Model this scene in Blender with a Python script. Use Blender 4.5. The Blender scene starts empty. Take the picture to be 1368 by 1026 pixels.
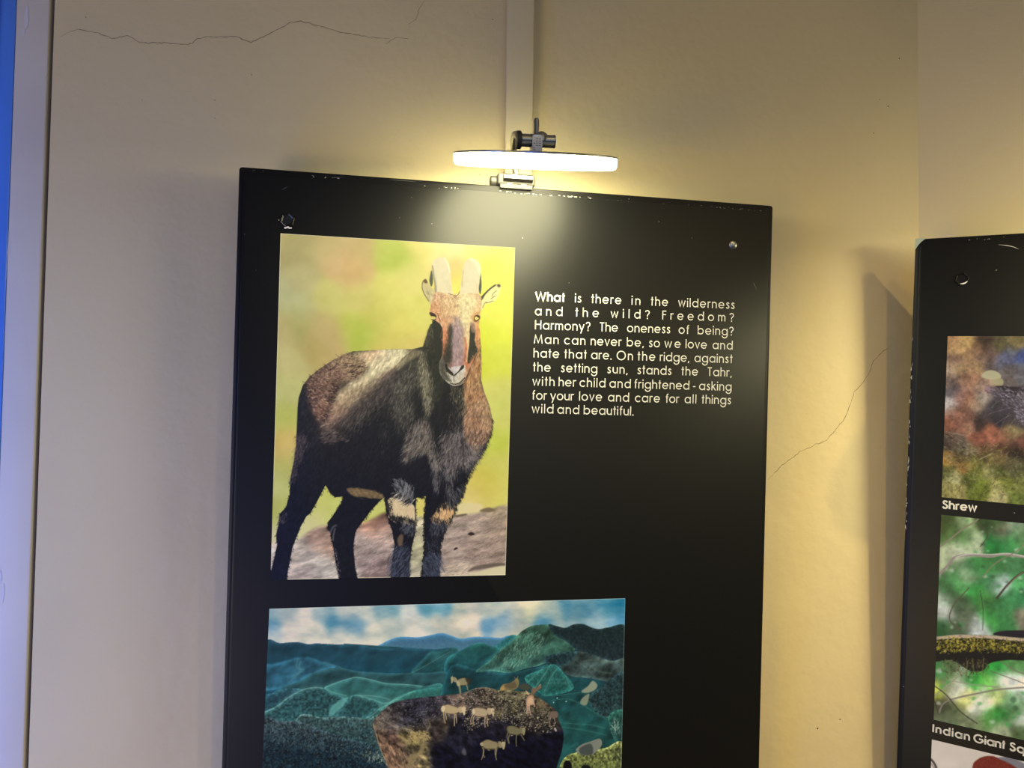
import bpy, bmesh, math, random
import numpy as np
from mathutils import Vector, Matrix
C = bpy.context.scene.collection
random.seed(4)
rng = np.random.default_rng(11)
EYE = 1.55
# ------------------------------------------------------------------ camera
MC = np.array([[.984417, .019639, .174749], [-.175294, .030683, .984038], [.013964, -.999336, .033648]])
cam_data = bpy.data.cameras.new('camera')
cam_data.sensor_width = 36.0
cam_data.lens = 1027.0 / 1368.0 * 36.0
cam_data.clip_start = .02
cam = bpy.data.objects.new('camera', cam_data)
C.objects.link(cam)
right, up, fwd = MC @ [1, 0, 0], MC @ [0, -1, 0], MC @ [0, 0, 1]
cam.matrix_world = Matrix(((right[0], up[0], -fwd[0], 0), (right[1], up[1], -fwd[1], 0),
                           (right[2], up[2], -fwd[2], EYE), (0, 0, 0, 1)))
bpy.context.scene.camera = cam
# ------------------------------------------------------------------ exposure, world, lights
sc = bpy.context.scene
sc.view_settings.view_transform = 'Standard'
sc.view_settings.look = 'None'
sc.view_settings.exposure = 0.2
sc.view_settings.gamma = 1.0
sc.view_settings.use_curve_mapping = False
world = bpy.data.worlds.new('world'); sc.world = world; world.use_nodes = True
world.node_tree.nodes['Background'].inputs[0].default_value = (.75, .78, 1.0, 1)
world.node_tree.nodes['Background'].inputs[1].default_value = .006

def area(name, loc, target, size, power, color, size_y=None):
    d = bpy.data.lights.new(name, 'AREA'); d.energy = power; d.color = color
    d.shape = 'RECTANGLE'; d.size = size; d.size_y = size_y or size
    o = bpy.data.objects.new(name, d); C.objects.link(o)
    o.location = loc
    o.rotation_euler = (Vector(target) - Vector(loc)).to_track_quat('-Z', 'Y').to_euler()
    return o
def spot(name, loc, target, power, color, radius, angle, blend):
    d = bpy.data.lights.new(name, 'SPOT'); d.energy = power; d.color = color
    d.shadow_soft_size = radius; d.spot_size = math.radians(angle); d.spot_blend = blend
    o = bpy.data.objects.new(name, d); C.objects.link(o)
    o.location = loc
    o.rotation_euler = (Vector(target) - Vector(loc)).to_track_quat('-Z', 'Y').to_euler()
    return o
# two ceiling downlights; daylight: doorway on the left, low window behind the viewer; added fills: high cool panel, low warm panel
spot('ceiling_downlight', (.62, -.45, 2.85), (.7, .35, 0), 52, (1, .66, .15), .025, 92, 1.0)
spot('ceiling_downlight', (1.57, -.75, 2.80), (1.1, .7, .6), 66, (1, .74, .32), .022, 74, .9)
area('doorway_daylight', (-.80, .50, 1.15), (-.1, 1.0, 1.15), .40, 7, (.08, .25, 1), 1.1)
area('low_window_daylight', (-.85, -2.1, .9), (-.2, 1.0, 1.2), .8, 7, (.10, .22, 1), 1.3)
area('board_haze_fill', (.75, -2.15, 2.45), (.5, 1.0, 1.9), 2.0, 7, (.85, .95, 1), 1.1)  # added unseen panel, placed to reflect as grey haze on the upper board
area('low_warm_fill', (-1.75, -.7, .75), (-.1, 1.0, .9), .8, 17, (1, .70, .05), .6)  # added warm fill with no known source, brightens the lower left wall
LAMP_EMIT = 33.0

# ------------------------------------------------------------------ planes and helpers
WALL_Y = 1.035
E3 = np.array([0, 0, EYE])
RM = np.array([[.999971, -.007583, .000222], [0, .029227, .999573], [-.007587, -.999544, .029226]])
OM = np.array([.174749, .984038, .033648]) + E3
RR = np.array([[.750586, -.004164, .660759], [-.659694, .05239, .749706], [-.037739, -.998618, .036576]])
KR = 1.05
OR = np.array([.767363, .88193, -.057908]) * KR + E3
def ray(px, py):
    return MC @ np.array([(px - 684) / 1027, (py - 513) / 1027, 1.0])
def on_plane(px, py, R, O):
    """photo pixel -> (x right, y down) metres on a board's front plane"""
    r = ray(px, py); n = R[:, 2]
    p = E3 + r * ((O - E3) @ n) / (r @ n)
    return (p - O) @ R[:, 0], (p - O) @ R[:, 1]
def on_wall(px, py):
    r = ray(px, py); return E3 + r * WALL_Y / r[1]
def frame(R, O):
    """matrix of a board: local x right, local y up, local z out of the front"""
    m = Matrix.Identity(4)
    for i, v in enumerate((R[:, 0], -R[:, 1], -R[:, 2])):
        for k in range(3): m[k][i] = v[k]
    for k in range(3): m[k][3] = O[k]
    return m

def tag(o, label=None, cat=None, group=None, kind=None):
    if label: o['label'] = label
    if cat: o['category'] = cat
    if group: o['group'] = group
    if kind: o['kind'] = kind
    return o
def empty(name, mat=None, loc=None):
    o = bpy.data.objects.new(name, None); C.objects.link(o); o.empty_display_size = .02
    if mat is not None: o.matrix_world = mat
    if loc is not None: o.location = loc
    return o
def mesh_obj(name, bm, mat, parent=None, smooth=False):
    me = bpy.data.meshes.new(name)
    bmesh.ops.recalc_face_normals(bm, faces=bm.faces)
    bm.to_mesh(me); bm.free()
    if mat: me.materials.append(mat)
    if smooth:
        for p in me.polygons: p.use_smooth = True
        try: me.set_sharp_from_angle(angle=math.radians(35))
        except Exception: pass
    o = bpy.data.objects.new(name, me); C.objects.link(o)
    if parent: o.parent = parent
    return o
def add_box(bm, lo, hi, bevel=0, seg=2):
    r = bmesh.ops.create_cube(bm, size=1)
    vs = r['verts']
    for v in vs:
        for k in range(3): v.co[k] = lo[k] + (v.co[k] + .5) * (hi[k] - lo[k])
    if bevel:
        es = list({e for v in vs for e in v.link_edges})
        bmesh.ops.bevel(bm, geom=es, offset=bevel, segments=seg, profile=.5, affect='EDGES')
def add_lathe(bm, prof, seg=32, M=None, close=True):
    """prof: (radius, z) pairs, axis z"""
    M = M or Matrix.Identity(4); rings = []
    for r, z in prof:
        if r < 1e-6: rings.append([bm.verts.new(M @ Vector((0, 0, z)))])
        else: rings.append([bm.verts.new(M @ Vector((r * math.cos(2 * math.pi * k / seg), r * math.sin(2 * math.pi * k / seg), z))) for k in range(seg)])
    for a, b in zip(rings[:-1], rings[1:]):
        for k in range(seg):
            A = a[k % len(a)]; A2 = a[(k + 1) % len(a)]; B = b[k % len(b)]; B2 = b[(k + 1) % len(b)]
            vs = []
            for v in (A, A2, B2, B):
                if v not in vs: vs.append(v)
            if len(vs) >= 3:
                try: bm.faces.new(vs)
                except ValueError: pass
def axis_matrix(p, d):
    q = Vector(d).to_track_quat('Z', 'Y').to_matrix().to_4x4(); q.translation = Vector(p); return q
def add_cyl(bm, p0, p1, r, seg=24, chamfer=.0006):
    d = Vector(p1) - Vector(p0); L = d.length; c = min(chamfer, r * .4)
    add_lathe(bm, [(0, 0), (r - c, 0), (r, c), (r, L - c), (r - c, L), (0, L)], seg, axis_matrix(p0, d))
def add_tube(bm, pts, r, seg=12):
    pts = [Vector(p) for p in pts]; rings = []
    for i, p in enumerate(pts):
        t = (pts[min(i + 1, len(pts) - 1)] - pts[max(i - 1, 0)]).normalized()
        a = t.cross(Vector((1, 0, .01))).normalized(); b = t.cross(a)
        rr = r[i] if isinstance(r, (list, tuple)) else r
        rings.append([bm.verts.new(p + a * rr * math.cos(2 * math.pi * k / seg) + b * rr * math.sin(2 * math.pi * k / seg)) for k in range(seg)])
    for a, b in zip(rings[:-1], rings[1:]):
        for k in range(seg): bm.faces.new((a[k], a[(k + 1) % seg], b[(k + 1) % seg], b[k]))
    bm.faces.new(rings[0]); bm.faces.new(rings[-1])

# ------------------------------------------------------------------ materials
def srgb(r, g, b):
    return tuple(((c / 255) / 12.92 if c / 255 <= .04045 else ((c / 255 + .055) / 1.055) ** 2.4) for c in (r, g, b)) + (1,)
def mat(name, col, rough=.5, metal=0, spec=.5, coat=0, coat_rough=.1):
    m = bpy.data.materials.new(name); m.use_nodes = True
    b = m.node_tree.nodes['Principled BSDF']
    b.inputs['Base Color'].default_value = col if len(col) == 4 else (*col, 1)
    b.inputs['Roughness'].default_value = rough; b.inputs['Metallic'].default_value = metal
    b.inputs['Specular IOR Level'].default_value = spec
    b.inputs['Coat Weight'].default_value = coat; b.inputs['Coat Roughness'].default_value = coat_rough
    return m
def N(m, typ, **kw):
    n = m.node_tree.nodes.new(typ)
    for k, v in kw.items():
        if k in n.inputs: n.inputs[k].default_value = v
        else: setattr(n, k, v)
    return n
def L(m, a, b): m.node_tree.links.new(a, b)
def bsdf(m): return m.node_tree.nodes['Principled BSDF']
def vary(m, ca, cb, scale, lo=.35, hi=.65, detail=4):
    co = N(m, 'ShaderNodeTexCoord'); nz = N(m, 'ShaderNodeTexNoise', Scale=scale, Detail=detail)
    L(m, co.outputs['Object'], nz.inputs['Vector'])
    rp = N(m, 'ShaderNodeValToRGB'); rp.color_ramp.elements[0].position = lo; rp.color_ramp.elements[1].position = hi
    rp.color_ramp.elements[0].color = ca; rp.color_ramp.elements[1].color = cb
    L(m, nz.outputs['Fac'], rp.inputs['Fac']); L(m, rp.outputs['Color'], bsdf(m).inputs['Base Color'])
    return co
def bump(m, scale, strength, dist=.002, detail=5, extra=None):
    co = N(m, 'ShaderNodeTexCoord'); nz = N(m, 'ShaderNodeTexNoise', Scale=scale, Detail=detail)
    L(m, co.outputs['Object'], nz.inputs['Vector'])
    bp = N(m, 'ShaderNodeBump', Strength=strength, Distance=dist)
    h = nz.outputs['Fac']
    if extra:
        n2 = N(m, 'ShaderNodeTexNoise', Scale=extra[0], Detail=3); L(m, co.outputs['Object'], n2.inputs['Vector'])
        mx = N(m, 'ShaderNodeMath', operation='MULTIPLY_ADD'); L(m, n2.outputs['Fac'], mx.inputs[0])
        mx.inputs[1].default_value = extra[1]; L(m, h, mx.inputs[2]); h = mx.outputs[0]
    L(m, h, bp.inputs['Height']); L(m, bp.outputs['Normal'], bsdf(m).inputs['Normal'])

M_wall = mat('cream_wall_paint', (.60, .50, .33), .6, spec=.3)
vary(M_wall, (.60, .505, .305, 1), (.65, .545, .33, 1), 2.5)
bump(M_wall, 60, .42, .0020, 7, (9, 4.0))
M_casing = mat('pale_casing_paint', (.62, .58, .50), .5, spec=.35)
vary(M_casing, (.53, .49, .45, 1), (.58, .54, .49, 1), 6)
bump(M_casing, 60, .25, .001)
M_duct = mat('cream_painted_plastic', (.58, .50, .32), .45, spec=.4); bump(M_duct, 90, .12, .0006)
M_blue = mat('blue_gloss_paint', (.02, .10, .36), .16, spec=.6)
vary(M_blue, (.07, .20, .70, 1), (.085, .25, .80, 1), 5); bump(M_blue, 45, .35, .0016, 3)
M_black = mat('black_laminate', (.005, .0054, .0064), .43, spec=.24)
bump(M_black, 700, .09, .0004, 2)
M_edge = mat('black_edge_paint', (.006, .006, .007), .45, spec=.18); bump(M_edge, 160, .2, .0004)
M_chip = mat('bare_chipped_edge', (.36, .35, .32), .8)
M_white = mat('white_chip_and_glint', (.75, .73, .70), .7)
M_ink = mat('white_lettering', (.70, .70, .66), .5)
M_chrome = mat('chrome', (.24, .24, .24), .2, metal=1)
M_steel = mat('brushed_steel', (.42, .43, .44), .3, metal=1)
M_dark = mat('dark_grey_metal', (.30, .31, .32), .28, metal=.75)
M_greyp = mat('grey_plastic', (.03, .028, .024), .5)
M_green = mat('pale_green_corner', (.42, .50, .38), .6)
M_crack = mat('crack_shadow_grey', (.20, .15, .09), .9)
M_floor = mat('grey_floor', (.22, .20, .18), .5); vary(M_floor, (.20, .18, .16, 1), (.25, .23, .20, 1), 12)
M_ceil = mat('off_white_ceiling', (.55, .53, .48), .8); bump(M_ceil, 40, .1)
M_glow = mat('lit_diffuser', (.9, .9, .88), .5)
bsdf(M_glow).inputs['Emission Color'].default_value = (1, .92, .53, 1)
bsdf(M_glow).inputs['Emission Strength'].default_value = LAMP_EMIT

# ------------------------------------------------------------------ room
cx_ = on_wall(1227, 200)[0]
A = math.radians(41.3)
ct = Vector((math.cos(A), -math.sin(A), 0))
def struct(name, bm, m, smooth=False): return tag(mesh_obj(name, bm, m, None, smooth), kind='structure')
def slab(name, p, q, thick, side, z0, z1, m):
    """wall slab from p to q (xy) with thickness to the given side"""
    bm = bmesh.new(); p = Vector((*p, 0)); q = Vector((*q, 0)); s = Vector((*side, 0)) * thick
    b = [bm.verts.new(v + Vector((0, 0, z0))) for v in (p, q, q + s, p + s)]
    t = [bm.verts.new(v + Vector((0, 0, z1))) for v in (p, q, q + s, p + s)]
    bm.faces.new(b); bm.faces.new(t)
    for i in range(4): bm.faces.new((b[i], b[(i + 1) % 4], t[(i + 1) % 4], t[i]))
    return struct(name, bm, m)
X_TRIM = (on_wall(78, 0)[0] + on_wall(33, 1026)[0]) / 2
wall_main = slab('wall_back', (X_TRIM, WALL_Y), (cx_, WALL_Y), .12, (0, 1), 0, 3.1, M_wall)
pr = Vector((cx_, WALL_Y)) + 2.6 * ct.xy
wall_right = slab('wall_right', (cx_, WALL_Y), pr, .12, (math.sin(A), math.cos(A)), 0, 3.1, M_wall)
bm = bmesh.new(); add_box(bm, (-2.6, -2.2, -.05), (3.2, 1.3, 0)); struct('floor', bm, M_floor)
bm = bmesh.new(); add_box(bm, (-2.6, -2.2, 3.1), (3.2, 1.3, 3.15)); struct('ceiling', bm, M_ceil)

# ------------------------------------------------------------------ casing, blue frame, duct, cracks
bm = bmesh.new(); add_box(bm, (-2.3, WALL_Y + .012, 0), (X_TRIM, WALL_Y + .12, 3.1)); struct('wall_left', bm, M_casing)
bm = bmesh.new(); add_box(bm, (X_TRIM - .0425, WALL_Y - .003, 0), (X_TRIM - .0045, WALL_Y + .013, 3.1), .0018, 3); struct('trim_1', bm, M_casing, True)
XB = X_TRIM - .0405
bm = bmesh.new()
add_box(bm, (XB - .0225, WALL_Y - .0036, 0), (XB - .0019, WALL_Y + .011, 3.1), .0012, 3)
blue = struct('door_1', bm, M_blue, True)
bm = bmesh.new()
add_box(bm, (XB - .90, WALL_Y - .012, 0), (XB - .022, WALL_Y + .011, 3.1), .005, 4)
o = mesh_obj('door_panel', bm, M_blue, blue, True)
bm = bmesh.new()
for px, py, w, h in ((37, 22, 7, 34), (33, 44, 4, 9), (2, 770, 4, 22), (6, 790, 3, 30)):   # filler dabs where casing meets blue paint
    p = on_wall(px, py); n = 9; s = .00098; zf = WALL_Y - .0034
    if px < 10: zf = WALL_Y - .0034
    vs = []
    for k in range(n):
        a = 2 * math.pi * k / n; q = random.uniform(.6, 1.1)
        vs.append(bm.verts.new((p[0] + math.cos(a) * w * s * .5 * q, zf, p[2] + math.sin(a) * h * s * .5 * q)))
    bm.faces.new(vs)
o = mesh_obj('paint_dab', bm, mat('lilac_filler', (.55, .55, .60), .6), None); o.parent = blue; o['label'] = 'pale dabs of paint at the edge of the blue frame'

xd0 = (on_wall(676, 0)[0] + on_wall(673, 190)[0]) / 2; xd1 = (on_wall(712, 0)[0] + on_wall(709, 190)[0]) / 2
duct = empty('cable_duct', loc=(.5 * (xd0 + xd1), WALL_Y, 1.70))
tag(duct, 'cream painted vertical plastic cable duct on the wall above the lit picture lamp', 'cable duct')
W2 = (xd1 - xd0) / 2
bm = bmesh.new(); add_box(bm, (-W2 + .0015, -.009, 0), (W2 - .0015, 0, 1.40), .0004); mesh_obj('duct_base', bm, M_duct, duct)
bm = bmesh.new(); add_box(bm, (-W2, -.0135, 0), (W2, -.007, 1.40), .0016, 3); mesh_obj('duct_cover', bm, M_duct, duct, True)

def ribbon(bm, pts, ws, mk):
    """flat strip through 2-D points, mk maps (x, y) to 3-D"""
    P = np.array(pts, float); n = len(P); l = []; r = []
    for i in range(n):
        t = P[min(i + 1, n - 1)] - P[max(i - 1, 0)]; t /= (np.hypot(*t) + 1e-12)
        w = ws[i] if hasattr(ws, '__len__') else ws
        nn = np.array([-t[1], t[0]]) * w / 2
        if 0 < i < n - 1:
            t0 = P[i] - P[i - 1]; t1 = P[i + 1] - P[i]
            c = (t0 @ t1) / (np.hypot(*t0) * np.hypot(*t1) + 1e-12); nn = nn / max(.55, math.sqrt(max(0, (1 + c) / 2)))
        l.append(bm.verts.new(mk(*(P[i] + nn)))); r.append(bm.verts.new(mk(*(P[i] - nn))))
    for i in range(n - 1): bm.faces.new((l[i], r[i], r[i + 1], l[i + 1]))
def crack(pts, w):
    out = []
    for (a, b) in zip(pts[:-1], pts[1:]):
        k = max(2, int(math.hypot(b[0] - a[0], b[1] - a[1]) / 3))
        for i in range(k):
            f = i / k; out.append((a[0] + (b[0] - a[0]) * f + random.gauss(0, .35), a[1] + (b[1] - a[1]) * f + random.gauss(0, .45)))
    out.append(pts[-1]); q = [on_wall(*p) for p in out]
    bm = bmesh.new()
    ws = [w * random.uniform(.5, 1.3) * (1 if .04 < i / len(q) < .96 else .5) for i in range(len(q))]
    ribbon(bm, [(p[0], p[2]) for p in q], ws, lambda x, z: Vector((x, WALL_Y - .0002, z)))
    o = mesh_obj('crack', bm, M_crack, wall_main); return o
crack([(80, 50), (92, 43), (104, 39), (120, 42), (134, 45), (149, 52), (160, 50), (171, 47), (186, 57), (204, 57), (222, 57), (245, 60), (257, 58), (262, 53), (275, 49), (292, 50), (315, 49), (335, 57), (352, 49), (368, 41), (388, 30), (402, 28), (424, 34), (447, 41), (480, 48), (520, 52)], .0007)
crack([(1027, 640), (1040, 626), (1055, 613), (1068, 604), (1084, 596), (1104, 588), (1115, 575), (1128, 560), (1136, 540), (1141, 524), (1152, 512), (1160, 500), (1167, 482), (1178, 471), (1190, 462)], .0008)
crack([(545, 33), (556, 26), (560, 12), (566, 2)], .0005)
crack([(515, 59), (528, 50), (546, 52)], .0005)
bm = bmesh.new()      # nail pits in the plaster of the back wall
for px, py, r in ((1201, 78, 1.4), (1186, 142, 1.2), (1167, 178, 1.0), (1175, 133, .8), (1092, 973, 1.6), (1122, 961, 1.2), (287, 134, .8), (658, 26, 1), (687, 19, .9), (641, 233, .9), (115, 23, .8), (190, 134, .7), (336, 100, .8), (287, 158, .7)):
    p = on_wall(px, py)
    vs = [bm.verts.new((p[0] + math.cos(k * 1.047) * r * .0009 * random.uniform(.7, 1.2), WALL_Y - .0003, p[2] + math.sin(k * 1.047) * r * .0009 * random.uniform(.7, 1.2))) for k in range(6)]
    bm.faces.new(vs)
tag(mesh_obj('nail_pit', bm, mat('pit_dark', (.05, .035, .02), 1), wall_main), kind='stuff')

# ------------------------------------------------------------------ boards
def rounded_plate(bm, x0, x1, y0, y1, z0, z1, rc, ch, nseg=6):
    """slab with rounded corners rc and a bevel ch on the front (z1) and back (z0) rims"""
    def loop(inset, z):
        vs = []; r = max(rc - inset, .0004)
        for cx, cy, a0 in ((x1 - rc, y1 - rc, 0), (x0 + rc, y1 - rc, 90), (x0 + rc, y0 + rc, 180), (x1 - rc, y0 + rc, 270)):
            for k in range(nseg + 1):
                a = math.radians(a0 + 90 * k / nseg); vs.append(bm.verts.new((cx + r * math.cos(a), cy + r * math.sin(a), z)))
        return vs
    ls = [loop(ch, z0), loop(0, z0 + ch), loop(0, z1 - ch), loop(ch * .3, z1 - ch * .3), loop(ch, z1)]
    for a, b in zip(ls[:-1], ls[1:]):
        n = len(a)
        for k in range(n): bm.faces.new((a[k], a[(k + 1) % n], b[(k + 1) % n], b[k]))
    bm.faces.new(ls[0]); bm.faces.new(ls[-1])
def flake(bm, x, y, w, h, z, n=7):
    vs = [bm.verts.new((x + math.cos(2 * math.pi * k / n) * w * random.uniform(.45, 1), y + math.sin(2 * math.pi * k / n) * h * random.uniform(.45, 1), z)) for k in range(n)]
    bm.faces.new(vs)
def board(name, label, R, O, x0, x1, ytop, height, rc):
    root = empty(name, frame(R, O)); tag(root, label, 'display board')
    bm = bmesh.new(); rounded_plate(bm, x0, x1, ytop - height, ytop, -.018, 0, rc, .0035)
    mesh_obj('backing_panel', bm, M_edge, root, True)
    bm = bmesh.new(); rounded_plate(bm, x0 + .006, x1 - .006, ytop - height + .006, ytop - .009, -.0008, .0007, .004, .0005)
    mesh_obj('laminate_face', bm, M_black, root, True)
    for xs in (x0 + .07, x1 - .07):                        # spacers that hold the board off the wall
        bm = bmesh.new(); add_cyl(bm, (xs, ytop - .075, -.0178), (xs, ytop - .075, -.045), .008); mesh_obj('spacer', bm, M_steel, root, True)
    return root
yT = .2574
B1 = board('display_board', 'large black display board with a standing brown goat photograph, white paragraph and hill landscape', RM, OM, -.3468, .3613, yT, 1.13, .004)
yT2 = .2929 * KR; x2L = -.0762 * KR
B2 = board('display_board', 'black display board at the right edge captioned Shrew, with a chipped pale green corner', RR, OR, x2L, x2L + .70, yT2, 1.10, .012)
ZF = .0009
# wear on the big board: chips along the top rim, scuffs
bm = bmesh.new()
def rimchips(bm, xs, y, z, sz):
    for x in xs:
        flake(bm, x, y + random.gauss(0, .0007), sz * random.uniform(.5, 1.8), sz * random.uniform(.25, .6), z)
rimchips(bm, [-.33, -.328, -.318], yT - .004, .0001, .0007)
rimchips(bm, [random.uniform(-.27, -.2) for _ in range(9)], yT - .0062, .0001, .0010)
rimchips(bm, [random.uniform(-.13, -.05) for _ in range(9)], yT - .0085, .0009, .0010)
rimchips(bm, [random.uniform(-.03, .10) for _ in range(30)], yT - .0085, .0009, .0013)
rimchips(bm, [random.uniform(.10, .26) for _ in range(8)], yT - .009, .0009, .0007)
rimchips(bm, [random.uniform(.26, .352) for _ in range(20)], yT - .0088, .0009, .0008)
for px, py, r in ((840, 266, 1.1), (608, 251, 1.0), (550, 264, .7), (577, 299, .7), (760, 378, .8), (698, 318, .8), (534, 291, .6), (924, 318, .7), (880, 296, .8), (327, 313, .7), (342, 361, .5), (466, 233, .7)):
    x, y = on_plane(px, py, RM, OM); flake(bm, x, -y, r * .0008, r * .0008, .00085, 6)
tag(mesh_obj('edge_chips', bm, M_chip, B1), 'grey chips where the black paint has worn off the top edge', kind='stuff')
M_scr = mat('scratch_grey', (.12, .125, .12), .6)
for a, b, w in (((376, 254), (386, 249), .5), ((1006, 377), (1011, 388), .9), ((446, 238), (462, 236), .5), ((520, 240), (556, 243), .6)):
    bm = bmesh.new(); P = [on_plane(a[0] + (b[0] - a[0]) * t, a[1] + (b[1] - a[1]) * t, RM, OM) for t in (0, .3, .6, 1)]
    ribbon(bm, [(p[0], -p[1]) for p in P], [w * .0002, w * .0008, w * .0006, w * .0001], lambda x, y: Vector((x, y, .0009))); mesh_obj('scratch', bm, M_scr, B1)
# left hole with torn lips, right screw
x, y = on_plane(384, 294, RM, OM); y = -y
Th = Matrix.Translation((x, y, .0007))
bm = bmesh.new(); add_lathe(bm, [(.0001, .0002), (.0062, .0002), (.0078, .0012), (.0088, .0008), (.0094, 0)], 6, Th @ Matrix.Rotation(.3, 4, 'Z'))
mesh_obj('screw_hole', bm, mat('hole_black', (.003, .003, .003), .35), B1)
bm = bmesh.new()
for k in range(5): flake(bm, x + .001 + (k - 2) * .0017, y - .0093 - .0005 * abs(k - 2) ** .5, .0022, .0015, .0021 + k * .00005)
flake(bm, x - .0098, y - .001, .0009, .0006, .0019)
mesh_obj('chip_and_glint', bm, M_white, B1)
def screw(parent, x, y, r):
    Ts = Matrix.Translation((x, y, .0005)); bm = bmesh.new()
    add_lathe(bm, [(0, .0022), (r * .25, .0021), (r * .3, .0016), (r * .36, .0021), (r * .7, .0018), (r * .93, .0010), (r, 0)], 24, Ts)
    s = mesh_obj('screw', bm, M_steel, parent, True)
    bm = bmesh.new(); add_box(bm, (x - r * .7, y - .0004, .0018), (x + r * .7, y + .0004, .00265)); mesh_obj('screw_slot', bm, M_dark, s)
x, y = on_plane(979, 327.5, RM, OM); screw(B1, x, -y, .0058)
# right board wear: chipped corner, hex recess with a painted glint, chips down the left edge
bm = bmesh.new()
c = [(0, 0), (.0135, 0), (.0085, -.004), (.004, -.009), (.0008, -.0145), (0, -.0135)]
vs = [bm.verts.new((x2L - .0002 + a, yT2 + .0002 + b, .0011)) for a, b in c]; vb = [bm.verts.new((v.co.x, v.co.y, -.017)) for v in vs]
bm.faces.new(vs); bm.faces.new(vb)
for k in range(len(vs)): bm.faces.new((vs[k], vs[(k + 1) % len(vs)], vb[(k + 1) % len(vs)], vb[k]))
o = mesh_obj('bare_corner', bm, M_green, B2); o['label'] = 'pale green corner where the black has broken off'
x, y = on_plane(1285, 373, RR, OR); y = -y
bm = bmesh.new(); add_lathe(bm, [(.0001, .0003), (.0066, .0003), (.0080, .0014), (.0094, 0)], 6, Matrix.Translation((x, y, .0007)) @ Matrix.Rotation(.25, 4, 'Z'))
mesh_obj('screw_hole', bm, M_edge, B2)
bm = bmesh.new()
ribbon(bm, [(x + .0075 * math.cos(a), y + .0066 * math.sin(a)) for a in np.radians(np.linspace(-105, -25, 9))], [.0002, .001, .0016, .002, .002, .0018, .0014, .001, .0002], lambda a, b: Vector((a, b, .0024)))  # white crescent is a painted highlight on the recess rim
mesh_obj('chip_and_glint', bm, M_white, B2)
bm = bmesh.new()
rimchips(bm, [x2L + .006 + random.uniform(.01, .3) for _ in range(14)], yT2 - .0055, .0009, .0010)
for k in range(46):
    t = random.uniform(0, 1); yy = -(.30 * t ** .9 - .17) * KR
    flake(bm, x2L + random.uniform(.0003, .0022), yy, .0006 * random.uniform(.5, 1.4), .0022 * random.uniform(.5, 2), -.0012 + .001 * random.random())
for px, py in ((1331, 361), (1212, 672), (1355, 685), (1207, 917)):
    a, b = on_plane(px, py, RR, OR); flake(bm, a, -b, .001, .0009, .0009, 6)
P = [on_plane(a, b, RR, OR) for a, b in ((1334, 327), (1345, 328), (1354, 330), (1361, 333))]
ribbon(bm, [(p[0], -p[1]) for p in P], [.0003, .0012, .001, .0002], lambda a, b: Vector((a, b, .0009)))
tag(mesh_obj('edge_chips', bm, M_chip, B2), kind='stuff')

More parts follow.
